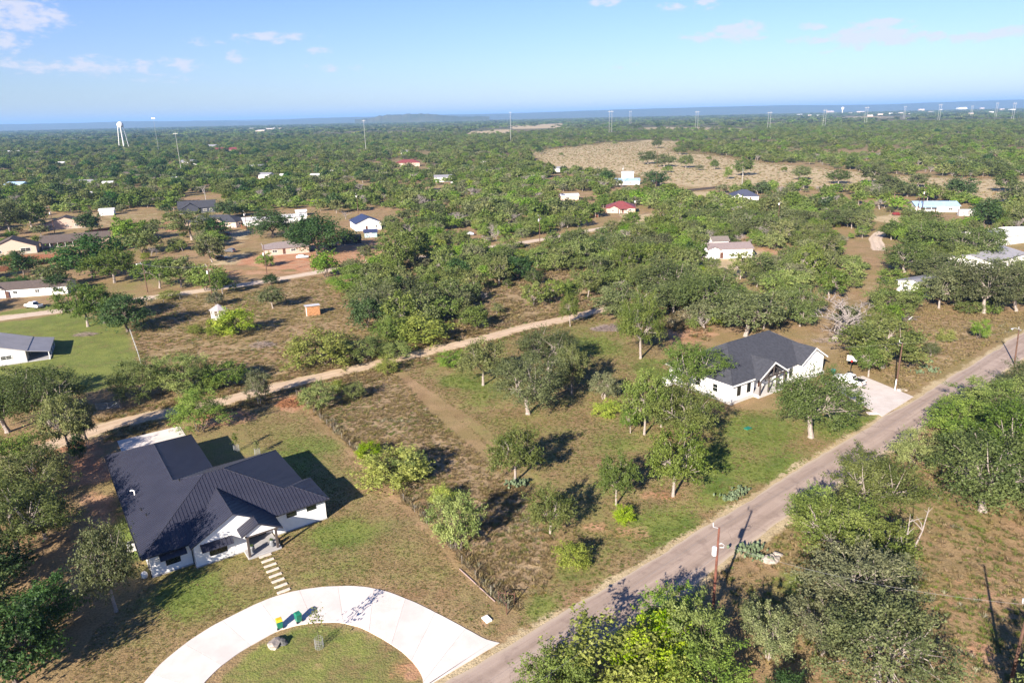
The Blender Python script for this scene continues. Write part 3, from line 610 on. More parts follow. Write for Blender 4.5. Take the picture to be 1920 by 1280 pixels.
for q in ((-.56, 5.8, -.58, -.5), (-.58, -.5, -.49, 15.2), (27.8, 27.88, -.5, 15.2)): MB().box(*q, 3.55, 3.83).build('fascia', white_tr, HR)
tt = MB()
tt.box(6.2, 14.0, -1.42, -1.2, 3.5, 3.8); tt.box(10.0, 10.2, -1.42, -1.24, 3.8, 6.0)
tt.tube([(7.6, -1.3, 3.75), (10.1, -1.3, 5.6)], .1, 4); tt.tube([(12.6, -1.3, 3.75), (10.1, -1.3, 5.6)], .1, 4); tt.build('gable_truss', dark_tim, HR)
for x in (6.5, 9.0, 11.4, 13.7): MB().cbox(x-.13, x+.13, -1.36, -1.1, .6, 3.5, .02).build('porch_post', dark_tim, HR)
doorpart(HR, 'f', 1.6, 9.7, 10.8, .6, 2.8, door_m)
for x0 in (1.5, 4.3): window(HR, 'f', 0, x0, x0+1.0, 1.3, 3.1, black_tr, 0)
for x0 in (7.2, 11.9): window(HR, 'f', 1.6, x0, x0+1.2, 1.2, 3.0, black_tr, 0)
for x0 in (15.2, 17.0): window(HR, 'f', 0, x0, x0+1.0, 1.3, 3.1, black_tr, 0)
for y0 in (3, 7, 11.5): window(HR, 'l', 0, y0, y0+1.2, 1.5, 3.0, white_tr, 0)
gd = MB(); wbox(gd, 'f', -1.0, 20.4, 25.4, .6, 3.1, -.02, .04)
for i in range(4): wbox(gd, 'f', -1.0, 20.5, 25.3, .68+i*.62, 1.22+i*.62, .04, .055)
gd.build('garage_door', white_tr, HR)
MB().prism([(-2.0, 13.2), (-.12, 13.2), (-.12, 14.6), (-2.0, 14.6)], -.02, 1.4).build('side_wall', white_st, HR)
# ------------------------------------------------ generic smaller houses
def house(name, label, px, ang, L, Wd, wall_m, roof_m, h=2.7, pitch=.38, axis='x', hip=False, over=.45, wins=(), doors=(), fm=None, base=0.15, ribs=0, dormer=None, porch=None, cat='house', chimney=None, group=None, anchor=0.0):
    p = G(*px); th = rad(ang)
    p = p-anchor*L*np.array([math.cos(th), math.sin(th)])
    H = empty(name, (p[0], p[1], 0), th, label, cat, group)
    fm = fm or white_tr
    MB().box(-.08, L+.08, -.08, Wd+.08, -.02, base+.02).build('foundation', stone_gr, H)
    w = MB(); w.box(0, L, 0, Wd, base, h)
    if axis == 'x':
        c = Wd/2; rise = (c+over)*pitch; zr = h+c*pitch
        if not hip:
            for x in (0, L-.2): w.extr([(x, 0, h-.01), (x, Wd, h-.01), (x, c, zr-.08)], (.2, 0, 0))
        hp = (c+over) if hip else 0
        A, B, C_, D = (-over, -over, h-over*pitch+.05), (L+over, -over, h-over*pitch+.05), (L+over-hp, c, zr+.05), (-over+hp, c, zr+.05)
        A2, B2 = (-over, Wd+over, A[2]), (L+over, Wd+over, A[2])
        pls = [([A, B, C_, D], (0, 1)), ([B2, A2, D, C_], (0, 1))]
        if hip: pls += [([A, D, A2], (1, 0)), ([B, B2, C_], (1, 0))]
    else:
        c = L/2; zr = h+c*pitch
        if not hip:
            for y in (0, Wd-.2): w.extr([(0, y, h-.01), (L, y, h-.01), (c, y, zr-.08)], (0, .2, 0))
        hp = (c+over) if hip else 0
        A, B, C_, D = (-over, -over, h-over*pitch+.05), (-over, Wd+over, h-over*pitch+.05), (c, Wd+over-hp, zr+.05), (c, -over+hp, zr+.05)
        A2, B2 = (L+over, -over, A[2]), (L+over, Wd+over, A[2])
        pls = [([A, D, C_, B], (1, 0)), ([A2, B2, C_, D], (1, 0))]
        if hip: pls += [([A, A2, D], (0, 1)), ([B, C_, B2], (0, 1))]
    w.build('wall', wall_m, H)
    r = MB()
    for pl, dv in pls: r.slab(pl, .14)
    if dormer:                                              # front gable: (x0, x1, projection)
        x0, x1, pj = dormer; xc = (x0+x1)/2; zz = lambda x: h+.05+((x1-x0)/2-abs(x-xc))*pitch*1.15
        yb = min(Wd/2, (zz(xc)-h)/pitch)
        r.slab([(x0-.35, -pj-.35, zz(x0-.35)), (xc, -pj-.35, zz(xc)), (xc, yb, zz(xc)), (x0-.35, 0, zz(x0-.35))], .14)
        r.slab([(xc, -pj-.35, zz(xc)), (x1+.35, -pj-.35, zz(x1+.35)), (x1+.35, 0, zz(x1+.35)), (xc, yb, zz(xc))], .14)
        dw = MB(); dw.box(x0, x1, -pj, .1, base, h)
        dw.extr([(x0, -pj, h-.01), (x1, -pj, h-.01), (xc, -pj, zz(xc)-.12)], (0, .2, 0)); dw.build('front_gable', wall_m, H)
    ro = r.build('roof', roof_m, H)
    if ribs:
        s_ = MB()
        for pl, dv in pls: seams(s_, pl, dv, ribs, .06, .05)
        q = s_.build('roof_ribs', roof_m, ro); q['kind'] = 'stuff'
    if chimney: MB().box(chimney[0]-.4, chimney[0]+.4, chimney[1]-.4, chimney[1]+.4, h, zr+.9).build('chimney', brick_red, ro)
    for (sd, x0, x1, z0, z1) in wins:
        pp = {'f': (-(dormer[2]) if dormer and dormer[0]-.01 <= x0 <= dormer[1] else 0), 'k': Wd, 'l': 0, 'r': L}[sd]
        window(H, sd, pp, x0, x1, z0, z1, fm, 1 if x1-x0 > 1.3 else 0, .1)
    for (sd, x0, x1, z0, z1, dm) in doors:
        pp = {'f': (-(dormer[2]) if dormer and dormer[0]-.01 <= x0 <= dormer[1] else 0), 'k': Wd, 'l': 0, 'r': L}[sd]
        doorpart(H, sd, pp, x0, x1, z0, z1, dm, x1-x0 < 1.5)
    if porch:                                               # (x0, x1, depth): lean-to on posts in front
        x0, x1, dp = porch; q = MB(); q.slab([(x0, -dp, h-.45), (x1, -dp, h-.45), (x1, .0, h-.12), (x0, 0, h-.12)], .1); q.build('porch_roof', roof_m, H)
        n = max(2, int((x1-x0)/2.5)+1)
        for i in range(n): xx = x0+.15+(x1-x0-.3)*i/(n-1); MB().box(xx-.08, xx+.08, -dp+.1, -dp+.26, 0, h-.5).build('porch_post', fm, H)
    return H
F_ = lambda *a: ('f',)+a
RH = house('ranch_house', 'pale grey house with grey metal roof and shaded porch beside a green lawn', (52, 679), 27, 15, 11.5, grey_wall, grey_mt, 2.9, .32, 'y', wins=[F_(10.2, 12.4, 1.2, 2.2), F_(4, 5.5, 1.2, 2.3)], ribs=.6, anchor=1.0)
MB().slab([(15.4, -.45, 2.74), (19.6, -.45, 1.98), (19.6, 11.9, 1.98), (15.4, 11.9, 2.74)], .12).build('porch_roof', grey_mt, RH)
for q in (0, 3.8, 7.6, 11.4): MB().box(19.2, 19.35, q-.1, q+.05, 0, 1.95).build('porch_post', white_tr, RH)
MB().box(15.1, 19.4, 0, 11.4, 0, .2).build('porch_deck', stone_gr, RH)
doorpart(RH, 'r', 15, 4, 5, .2, 2.2, door_m)
house('mobile_home', 'long white single-storey home with brown roof and maroon shutters by the gravel road', (128, 551), 14, 30, 8.5, white_st, brown_rf, 2.9, .32, 'x', wins=[F_(3, 5.2, 1, 2.2), F_(8.2, 10.6, 1.1, 2.3), F_(15, 16.3, 1.1, 2.2), F_(21, 22.4, 1.1, 2.2), F_(26, 27.5, 1.1, 2.2)], doors=[F_(13, 14, .2, 2.2, door_m)], dormer=(5.8, 13, .3), anchor=1.0)
house('brick_house', 'sandy long house with broad brown roof and tan front gables', (70, 474), 27, 17, 11, tan_wall, brown_rf, 3.0, .42, 'y', wins=[F_(11.4, 15, .9, 2.5), F_(3.2, 5, 1, 2.2), ('r', 3, 4.5, 1, 2.2)], anchor=1.0)
house('brick_house', 'long low tan wing under a plain brown roof with shaded veranda', (78, 466), 27, 26, 9.5, tan_wall, brown_rf, 2.8, .42, 'x', wins=[F_(3, 4.4, 1, 2.2), F_(10, 12.4, 1, 2.2), F_(20, 21.5, 1, 2.2)], doors=[F_(7, 8, .2, 2.2, door_m)], porch=(0.5, 15, 2.4), over=.6)
house('cottage', 'small sandy brick cottage with grey-brown gabled roof beyond the privacy fence', (84, 432), 23, 18, 10, pink_wall, brown_rf, 2.8, .36, 'y', wins=[F_(2, 4.5, .9, 2.3), F_(9.5, 10.8, 1.2, 2.2), F_(13.5, 15.2, 1, 2.2)])
house('dark_house', 'charcoal-roofed house with dark gable and white trim among the trees', (336, 402), 22, 20, 13, mat('dark_siding', (.05, .055, .075), .7, .2), dark_rf, 3.4, .5, 'x', dormer=(2.0, 10.5, 1.2), wins=[F_(13, 15, 1, 2.3), F_(16.5, 18, 1, 2.3)])
house('dark_house', 'cream-walled house with wide charcoal hip roof and pale gable end', (345, 428), -4, 27, 12, tan_wall, dark_rf, 3.0, .45, 'x', True, wins=[F_(4, 6, 1, 2.2), F_(21.5, 23, 1, 2.2), ('r', 3, 5, 1, 2.2)], dormer=(14.5, 21, .8))
house('metal_building', 'long white workshop with pale metal roof behind a dark oak', (458, 425), 26, 31, 9, white_st, white_mt, 3.0, .22, 'x', wins=[('l', 2, 3.5, 1, 2.2), F_(20, 22, 1, 2.2)], doors=[F_(9, 11.5, .15, 2.5, white_tr)], ribs=.9, cat='building')
house('metal_building', 'small white shed with a lean-to front beyond the long white workshop', (556, 405), 20, 5.5, 5, white_st, white_mt, 2.6, .2, 'x', porch=(0, 5.5, 2.5), doors=[F_(2, 3, .15, 2.2, door_m)], cat='shed')
house('bungalow', 'low sandy bungalow with mauve-grey shingle roof facing the gravel road', (496, 480), 20, 17, 10, pink_wall, mat('mauve_shingle', (.24, .20, .20), .9, .2, var=.12, scale=2), 2.7, .32, 'x', True, wins=[F_(3, 5, 1, 2.1), F_(10, 12, 1, 2.1)], doors=[F_(7, 8, .15, 2.2, door_m)])
house('white_barn', 'white gable-fronted house with navy metal roof behind the teal shed', (668, 434), 22, 12, 15, white_st, navy_rf, 3.6, .42, 'y', wins=[('l', 3, 4.5, 1, 2.2), F_(9, 10.2, 1.2, 2.2)], doors=[F_(4.5, 5.5, .15, 2.3, door_m)])
house('teal_shed', 'small teal garden shed with dark blue roof in front of the white gabled house', (684, 446), 12, 5.4, 4.2, green_wall, navy_rf, 2.5, .45, 'x', doors=[F_(2.1, 3.2, .15, 2.1, white_tr)], wins=[F_(.6, 1.4, 1, 1.8)], cat='shed')
house('barn_shed', 'dark gambrel storage shed standing in the mown yard', (640, 460), 17, 8.4, 4.6, mat('dark_shed_wood', (.045, .04, .042), .8, .2), black_tr, 2.5, .6, 'x', doors=[F_(3.2, 5.2, .15, 2.2, dark_tim)], cat='shed', over=.2)
house('maroon_house', 'stone house with maroon metal hip roof and front gables in the woods', (1137, 400), -8, 15, 13, pink_wall, maroon_rf, 2.9, .42, 'x', True, wins=[F_(11.6, 13.2, 1, 2.2), F_(2.9, 3.9, 1, 2.2)], doors=[F_(8, 9, .15, 2.4, door_m)], dormer=(1.6, 6.2, 1.5), porch=(6.6, 11, 1.6))
house('metal_building', 'low building with pale blue metal roof at the near edge of the dry field', (1148, 347), -6, 20, 12, white_st, blue_mt, 2.8, .25, 'x', wins=[F_(3, 5, 1, 2), F_(12, 14, 1, 2)], ribs=.9, cat='building')
house('white_shed', 'tall white metal shed behind the pale blue roof', (1166, 338), -6, 9, 8, white_st, white_mt, 5.5, .25, 'x', doors=[F_(3, 6, .15, 3.5, galv)], cat='shed')
house('lean_shed', 'small open shed with pale roof beside the round oaks by the dry field', (1222, 347), -4, 7, 5, grey_wd, white_mt, 2.4, .15, 'x', doors=[F_(2, 5, .15, 2, dark_tim)], cat='shed')
house('dark_cottage', 'small white cottage with blue-charcoal roof at the edge of the dry field', (1372, 377), -8, 15, 12, white_st, mat('blue_charcoal', (.06, .068, .11), .8, .25, var=.1), 3.0, .5, 'x', True, wins=[F_(7.5, 9, 1, 2.2), ('r', 3, 5, 1, 2.2)], dormer=(.6, 5.4, 1.4), doors=[F_(10, 11, .15, 2.2, door_m)])
HW = house('white_garage', 'white house with mauve-brown roof and gravel forecourt in the woods', (1327, 486), 2, 16, 9, white_st, mat('mauve_brown_shingle', (.25, .20, .195), .9, .2, var=.1, scale=2), 3.6, .32, 'x', wins=[('r', 3, 4.2, 1.2, 2.3)], doors=[F_(4.4, 5.5, .15, 2.3, door_m)], dormer=(0, 4, .6))
house('white_shed', 'small white shed behind the mauve-roofed white house', (1336, 468), 2, 6, 5, white_st, grey_wd, 3.4, .5, 'x', cat='shed')
house('garden_shed', 'little white shed half hidden in oaks beside the mauve-roofed house', (1256, 470), 4, 4.2, 3.2, white_st, grey_mt, 2.4, .3, 'x', doors=[F_(1.5, 2.4, .15, 2, grey_wd)], cat='shed')
house('blue_house', 'grey-walled house with pale blue metal roof behind utility poles', (1716, 398), -10, 20, 11, grey_wall, blue_mt, 3.2, .3, 'x', wins=[F_(3, 5, 1, 2.2), F_(15, 17, 1, 2.2)], doors=[F_(9, 10, .15, 2.3, door_m)], ribs=.9, porch=(1, 9, 2.5))
house('travel_trailer', 'small grey caravan parked right of the pale blue roof', (1798, 405), -12, 7.5, 2.6, grey_wall, white_mt, 2.9, .06, 'x', wins=[F_(1, 2.2, 1.3, 2), F_(5.8, 6.8, 1.4, 2.2)], doors=[F_(3.4, 4.1, .5, 2.4, grey_mt)], base=.5, over=.05, cat='caravan')
house('metal_building', 'wide white low-pitched metal building shaded by oaks at the end of the wood', (1872, 462), 24, 24, 14, white_st, white_mt, 3.4, .16, 'x', wins=[F_(3, 5, 1, 2), ('l', 3, 5, 1, 2.2)], ribs=.9, cat='building')
house('metal_building', 'long pale grey metal roof building behind the great oak', (1858, 512), 35, 24, 13, white_st, grey_mt, 3.4, .22, 'x', wins=[('l', 3, 5, 1, 2.2)], ribs=.8, cat='building')
house('white_building', 'white block building half hidden beneath the great spreading oak', (1737, 560), 26, 16, 9, white_st, grey_mt, 3.6, .2, 'x', wins=[F_(8, 9.5, 1.2, 2.4)], doors=[F_(4.5, 5.5, .15, 2.3, grey_wd)], cat='building')
house('metal_building', 'low building with bright metal roof among mesquites left of the maroon roof', (1052, 376), 5, 11, 8, tan_wall, white_mt, 2.8, .22, 'x', wins=[F_(3, 5, 1, 2)], ribs=.9, cat='building')
house('metal_building', 'small pale metal-roofed building beside a round oak by the dry field', (1022, 323), 0, 14, 9, white_st, grey_mt, 3.2, .3, 'x', wins=[F_(3, 5, 1, 2)], cat='building')
house('metal_building', 'pale roofed shed at the left foot of the dry field', (978, 338), 0, 10, 8, white_st, white_mt, 3.0, .25, 'x', wins=[F_(3, 5, 1, 2)], cat='shed')
house('red_roof_house', 'large house with dull red roof deep in the woods', (742, 313), 5, 26, 14, pink_wall, maroon_rf, 4.2, .4, 'x', True, wins=[F_(4, 6, 1.4, 2.6), F_(14, 16, 1.4, 2.6), F_(20, 22, 1.4, 2.6)])
house('white_shed', 'white garden shed with grey roof beyond the brown field fence', (187, 405), 20, 7.5, 6, white_st, white_mt, 3, .3, 'x', doors=[F_(2.5, 4.5, .15, 2.4, grey_wall)], cat='shed')
# many small distant houses glimpsed between the trees
rng = random.Random(5)
for (x, y, L, wm, rm_) in [(148, 350, 14, white_st, grey_mt), (193, 351, 8, white_st, white_mt), (150, 373, 8, white_st, white_mt), (312, 343, 9, white_st, white_mt), (340, 310, 18, white_st, grey_mt), (405, 287, 34, tan_wall, maroon_rf), (385, 278, 24, green_wall, grey_mt), (262, 259, 14, tan_wall, grey_mt), (15, 289, 20, white_st, white_mt), (45, 292, 26, tan_wall, brown_rf),
                        (470, 320, 16, white_st, grey_mt), (485, 335, 12, white_st, grey_mt), (525, 337, 10, white_st, white_mt), (582, 337, 11, white_st, white_mt), (600, 330, 12, tan_wall, white_mt), (815, 342, 14, white_st, grey_mt), (905, 312, 10, white_st, white_mt), (752, 290, 18, white_st, grey_mt), (10, 355, 16, white_st, blue_mt), (60, 332, 12, white_st, grey_mt), (1170, 222, 18, white_st, white_mt), (230, 333, 12, tan_wall, brown_rf), (105, 311, 10, white_st, white_mt)]:
    house('distant_house', 'tiny pale house glimpsed between the treetops of the far woods', (x, y), rng.uniform(-20, 25), L, L*.6, wm, rm_, 3.6+L*.03, .35, 'x', wins=[F_(L*.2, L*.2+1.5, 1.2, 2.5), F_(L*.6, L*.6+1.5, 1.2, 2.5)], group='tiny houses in the far woods')
# ================================================================== SMALL THINGS
tyre_m = mat('tyre_rubber', (.02, .02, .02), .9, .2); rim_m = mat('alloy_rim', (.45, .45, .46), .35, .5, .7)
chrome = mat('chrome', (.6, .6, .62), .2, .5, .9); red_l = mat('red_lamp', (.40, .02, .02), .3, .5); clear_l = mat('clear_lamp', (.7, .7, .66), .2, .6)
def paint(name, c): return mat('paint_'+name, c, .22, .55, var=.02)
def wheel(par, x, y, r=.40, wd=.26, side=1):
    t_ = MB(); pr = [(r-.13, -wd/2), (r-.03, -wd/2), (r, -wd/2+.05), (r, wd/2-.05), (r-.03, wd/2), (r-.13, wd/2)]
    V = []; Fc = []; K = 16
    for (q, o) in pr:
        for j in range(K): a = 2*math.pi*j/K; V.append((x+q*math.cos(a), y+o, r+q*math.sin(a)))
    n = len(pr)
    for i in range(n):
        for j in range(K): Fc.append((i*K+j, i*K+(j+1) % K, ((i+1) % n)*K+(j+1) % K, ((i+1) % n)*K+j))
    w = MB().add(V, Fc).build('wheel', tyre_m, par)
    V = [(x, y+side*wd*.38, r)]+[(x+(r-.12)*math.cos(2*math.pi*j/12)*(1 if j % 2 else .93), y+side*wd*.30, r+(r-.12)*math.sin(2*math.pi*j/12)*(1 if j % 2 else .93)) for j in range(12)]
    V += [(x, y-side*wd*.3, r)]
    MB().add(V, [(0, 1+j, 1+(j+1) % 12) for j in range(12)]+[(13, 1+(j+1) % 12, 1+j) for j in range(12)]).build('rim', rim_m, w)
def loft(secs):
    """secs: list of (x, halfwidth_bottom, halfwidth_top, zbottom, ztop) -> closed body with softened shoulders"""
    m = MB(); V = []; Fc = []
    for x, wb, wt_, z0, z1 in secs:
        zm = z0+(z1-z0)*.55
        V += [(x, -wb*.94, z0), (x, -wb, z0+(z1-z0)*.12), (x, -wb, zm), (x, -wt_, z1-(z1-z0)*.08), (x, -wt_*.93, z1), (x, wt_*.93, z1), (x, wt_, z1-(z1-z0)*.08), (x, wb, zm), (x, wb, z0+(z1-z0)*.12), (x, wb*.94, z0)]
    n = 10
    for i in range(len(secs)-1):
        for j in range(n): q = (j+1) % n; Fc.append((i*n+j, i*n+q, (i+1)*n+q, (i+1)*n+j))
    Fc += [tuple(range(n-1, -1, -1)), tuple(range((len(secs)-1)*n, len(secs)*n))]
    return m.add(V, Fc)
def car(name, label, loc, rot, pm, kind='pickup', cat=None, group=None):
    """x forward, wheels on z=0"""
    T = empty(name, (loc[0], loc[1], loc[2] if len(loc) > 2 else 0), rot, label, cat or ('pickup truck' if kind == 'pickup' else 'car'), group)
    if kind == 'pickup':
        L, hw = 5.8, .99
        b = loft([(-2.9, .93, .93, .55, 1.12), (-2.8, .98, .97, .45, 1.22), (-.6, .99, .98, .42, 1.22), (1.3, .99, .97, .42, 1.20), (2.4, .97, .92, .42, 1.14), (2.85, .90, .84, .45, 1.02)])
        cab = loft([(-.95, .93, .74, 1.12, 1.3), (-.82, .93, .73, 1.12, 1.86), (.35, .93, .74, 1.12, 1.90), (.75, .93, .76, 1.12, 1.80), (1.45, .93, .84, 1.12, 1.24)])
        cx = [-.86, .42, 1.42]; fx, rx = 1.85, -1.75; zt = 1.84
    else:
        L, hw = 4.6, .9
        b = loft([(-2.25, .82, .8, .5, .95), (-2.1, .9, .87, .38, 1.02), (-.5, .91, .89, .34, 1.02), (1.0, .91, .88, .34, 1.0), (1.9, .88, .82, .36, .9), (2.25, .8, .72, .42, .78)])
        top = 1.68 if kind == 'suv' else 1.44
        cab = loft([(-2.0 if kind == 'suv' else -1.7, .86, .74, .96, 1.1), (-1.75 if kind == 'suv' else -1.0, .86, .68, .96, top-.04), (.1, .86, .68, .96, top), (.45, .86, .7, .96, top-.1), (1.15, .86, .8, .96, 1.05)])
        cx = [-1.2, .3, 1.1]; fx, rx = 1.4, -1.4; zt = top-.05
    bo = b.build('body', pm, T); c = cab.build('cabin', pm, T)
    gl = MB()
    for s in (-1, 1):
        y = lambda z: s*(.93 if kind == 'pickup' else .86)*1.0
        wb = .93 if kind == 'pickup' else .86; z0 = 1.27 if kind == 'pickup' else 1.08; yy0, yy1 = s*(wb+.012), s*(wb*.86)
        gl.extr([(cx[0]+.12, yy0, z0), (cx[2]-.35, yy0, z0), (cx[1]+.1, s*(wb*.865+.01), zt-.12), (cx[0]+.2, s*(wb*.865+.01), zt-.12)], (0, -s*.03, 0))
    zf0 = 1.28 if kind == 'pickup' else 1.07
    gl.extr([(cx[2]-.02, -.72, zf0), (cx[2]-.02, .72, zf0), (cx[1]+.22, .62, zt-.06), (cx[1]+.22, -.62, zt-.06)], (.03, 0, .03))
    gl.extr([(cx[0]-.08, -.68, zf0+.05), (cx[0]-.08, .68, zf0+.05), (cx[0]-.03+.08, .6, zt-.12), (cx[0]-.03+.08, -.6, zt-.12)], (-.05, 0, .02))
    gl.build('window', glass, c)
    for s in (-1, 1):
        wheel(T, fx, s*(hw-.13), .4 if kind == 'pickup' else .34, .27, s); wheel(T, rx, s*(hw-.13), .4 if kind == 'pickup' else .34, .27, s)
        MB().cbox(L/2-.16, L/2-.02, s*.66-.17, s*.66+.17, .8, .98, .02).build('headlight', clear_l, T)
        MB().cbox(-L/2-.03, -L/2+.1, s*.8-.1, s*.8+.1, .72, 1.05, .02).build('taillight', red_l, T)
        MB().cbox(.95, 1.15, s*(hw+.08)-.1, s*(hw+.08)+.1, 1.15, 1.35, .03).build('mirror', black_tr, T)
    MB().cbox(-L/2-.13, -L/2+.06, -.85, .85, .46, .66, .03).build('bumper', chrome, T); MB().cbox(L/2-.1, L/2+.08, -.8, .8, .46, .68, .03).build('bumper', chrome if kind == 'pickup' else pm, T)
    if kind == 'pickup': MB().cbox(-2.72, -1.02, -.82, .82, 1.18, 1.27, .02).build('bed_cover', black_tr, T)
    return T
def ang_px(a, b): d = G(*b)-G(*a); return math.atan2(d[1], d[0])
wp = paint('white', (.75, .75, .76)); bp = paint('black', (.02, .02, .022)); gp = paint('graphite', (.10, .10, .11)); rp = paint('maroon', (.16, .03, .03)); sp_ = paint('silver', (.42, .43, .45)); tp = paint('teal', (.05, .28, .26))
car('pickup_truck', 'white pickup truck with black bed cover on the concrete driveway', (*G(1591, 719), .07), TR+rad(93), wp)
car('pickup_truck', 'white pickup truck parked by the white mobile home with shutters', G(64, 577), rad(158), wp)
car('parked_car', 'black car in the bungalow yard parked on the grass edge', G(415, 487), rad(20), bp, 'suv', 'car', 'cars in the bungalow yard')
car('parked_car', 'graphite car parked behind the black car in the bungalow yard', G(432, 473), rad(160), gp, 'suv', 'car')
car('parked_car', 'maroon car in the dirt yard under the tree', G(424, 441), rad(170), rp, 'car', 'car')
car('parked_car', 'white car near the brick end wall of the bungalow', G(567, 484), rad(10), wp, 'car', 'car')
car('parked_car', 'black car in a mesquite clearing', G(838, 440), rad(170), bp, 'suv', 'car')
car('parked_car', 'silver car in a mesquite clearing', G(880, 441), rad(175), sp_, 'car', 'car')
car('parked_car', 'maroon car beneath the oaks by the curved drive', G(1682, 404), rad(5), rp, 'suv', 'car')
for (x, y, pm) in ((850, 345, wp), (868, 342, bp), (528, 338, wp), (590, 340, wp)): car('distant_car', 'tiny vehicle glimpsed between far treetops', G(x, y), rad(10), pm, 'suv', 'car', 'vehicles in the far woods')
# ------------------------------------------------ wheelie bins
bin_g = mat('green_plastic', (.015, .16, .10), .45, .4, var=.04); bin_y = mat('yellow_plastic', (.75, .47, .02), .45, .4, var=.04)
def wheelie(label, p, rot, lidm):
    B = empty('wheelie_bin', (*p, .07), rot, label, 'bin')
    V = []
    for z, a, c in ((.06, .24, .26), (.95, .30, .36)): V += [(-c, -a, z), (c, -a, z), (c, a, z), (-c, a, z)]
    MB().add(V, [(3, 2, 1, 0), (4, 5, 6, 7)]+[(i, (i+1) % 4, 4+(i+1) % 4, 4+i) for i in range(4)]).build('body', bin_g, B)
    m = MB().cbox(-.37, .37, -.31, .31, .935, .985, .015)
    m.add([(-.34, -.31, .97), (.40, -.31, .97), (.40, .31, .97), (-.34, .31, .97), (-.24, -.25, 1.1), (.30, -.25, 1.05), (.30, .25, 1.05), (-.24, .25, 1.1)], [(3, 2, 1, 0), (4, 5, 6, 7), (0, 1, 5, 4), (1, 2, 6, 5), (2, 3, 7, 6), (3, 0, 4, 7)]); m.build('lid', lidm, B)
    MB().tube([(-.45, -.22, .92), (-.45, .22, .92)], .02, 6).tube([(-.36, -.22, .9), (-.45, -.22, .92)], .02, 6).tube([(-.36, .22, .9), (-.45, .22, .92)], .02, 6).build('handle', bin_g, B)
    for s in (-1, 1): MB().tube([(-.28, s*.27, .12), (-.28, s*.33, .12)], .12, 12).build('wheel', tyre_m, B)
wheelie('green wheelie bin with yellow lid on the loop driveway', G(525, 1177), rad(120), bin_y)
wheelie('teal wheelie bin standing near the nose of the white pickup', G(1562, 702), rad(40), tp)
wheelie('all-green wheelie bin with green lid on the loop driveway', G(560, 1165), rad(132), bin_g)
# ------------------------------------------------ condenser, tank, planters, rocks
p = hl(-1.05, 8.1); AC = empty('air_conditioner', (*p, 0), TH, 'pale grey condenser unit against the left wall of the black-roofed house', 'air conditioner')
MB().cbox(-.55, .55, -.55, .55, 0, .1).build('pad', conc, AC); MB().cbox(-.45, .45, -.45, .45, .1, 1.0, .04).build('casing', white_tr, AC)
g = MB()
for i in range(6):
    for s in (-1, 1): g.box(-.40, .40, s*.452-.006, s*.452+.006, .2+i*.12, .26+i*.12); g.box(s*.452-.006, s*.452+.006, -.40, .40, .2+i*.12, .26+i*.12)
g.build('grille', grey_mt, AC); MB().lathe([(.36, .99), (.36, 1.03), (.3, 1.035)], 16).build('fan_guard', black_tr, AC)
p = hl(-.75, 0.9); MB().lathe([(.10, 0), (.34, .06), (.36, .5), (.25, .72), (.08, .78)], 14).build('water_tank', white_tr, smooth=True, label='small white rounded tank at the left corner of the black-roofed house', cat='tank', loc=(*p, 0))
for (x, y, lb) in ((10.75, -2.0, 'grey urn planter beside the left porch post'), (13.1, -2.15, 'grey urn planter beside the right porch post')):
    p = hl(x, y); U_ = empty('urn_planter', (*p, .24), 0, lb, 'planter'); MB().lathe([(.14, 0), (.24, .08), (.34, .45), (.26, .75), (.30, .85)], 14).build('urn', mat('glazed_urn', (.20, .21, .23), .35, .5), U_, smooth=True)
    m = MB(); rr_ = random.Random(3)
    for i in range(26):
        a = rr_.uniform(0, 6.3); l = rr_.uniform(.15, .4); m.tube([(0, 0, .8), (l*.5*math.cos(a), l*.5*math.sin(a), 1.0+l*.3), (l*math.cos(a), l*math.sin(a), .95)], [.02, .03, .005], 3)
    m.build('foliage', mat('urn_leaf', (.06, .10, .03), .7), U_)
def rock(name, label, p, s, seed, m, flat=.6, **kw):
    rs = np.random.RandomState(seed); bm = bmesh.new(); bmesh.ops.create_icosphere(bm, subdivisions=2, radius=1)
    ph = rs.rand(6)*6
    for v in bm.verts:
        c = v.co; f = 1+.22*math.sin(3*c.x+ph[0])*math.cos(2.5*c.y+ph[1])+.15*math.sin(5*c.z+ph[2]+2*c.x)+rs.rand()*.08
        v.co = Vector((c.x*f*s, c.y*f*s*.8, max(c.z*f*flat*s, -.2*s)+.18*s))
    me = bpy.data.meshes.new(name); bm.to_mesh(me); bm.free(); me.materials.append(m); o = link(name, me, label=label, loc=(*p, 0), rotz=ph[3], **kw); return o
lime = mat('limestone', (.38, .33, .29), .9, .2, var=.2, scale=5); darkst = mat('dark_stone', (.10, .10, .10), .9, .2, var=.2, scale=5)
rock('boulder', 'pale limestone boulder on the driveway island', G(516, 1208), .8, 1, lime, cat='rock'); rock('boulder', 'dark boulder beside the pale limestone boulder on the driveway island', G(529, 1205), .6, 2, darkst, cat='rock')
for i, (x, y) in enumerate(((1447, 1045), (1452, 1050), (1441, 1052), (1458, 1041))): rock('road_rubble', 'pinkish limestone lump in the rubble heap beside the road verge', G(x, y), .55+.12*(i % 3), 11+i, lime, cat='rock', group='rubble lumps by the road')
p = G(913, 1161); b_ = MB().cbox(-.35, .35, -.5, .5, 0, .18, .03); b_.build('utility_box', white_tr, label='small flat pale utility box in the grass by the driveway mouth', cat='utility box', loc=(*p, 0), rotz=TH)
p = G(1402, 803); MB().cbox(-.6, .6, -.4, .4, 0, .14, .03).build('utility_box', bin_g, label='low green box lid in the lawn of the grey-shingled house', cat='utility box', loc=(*p, 0), rotz=TR)
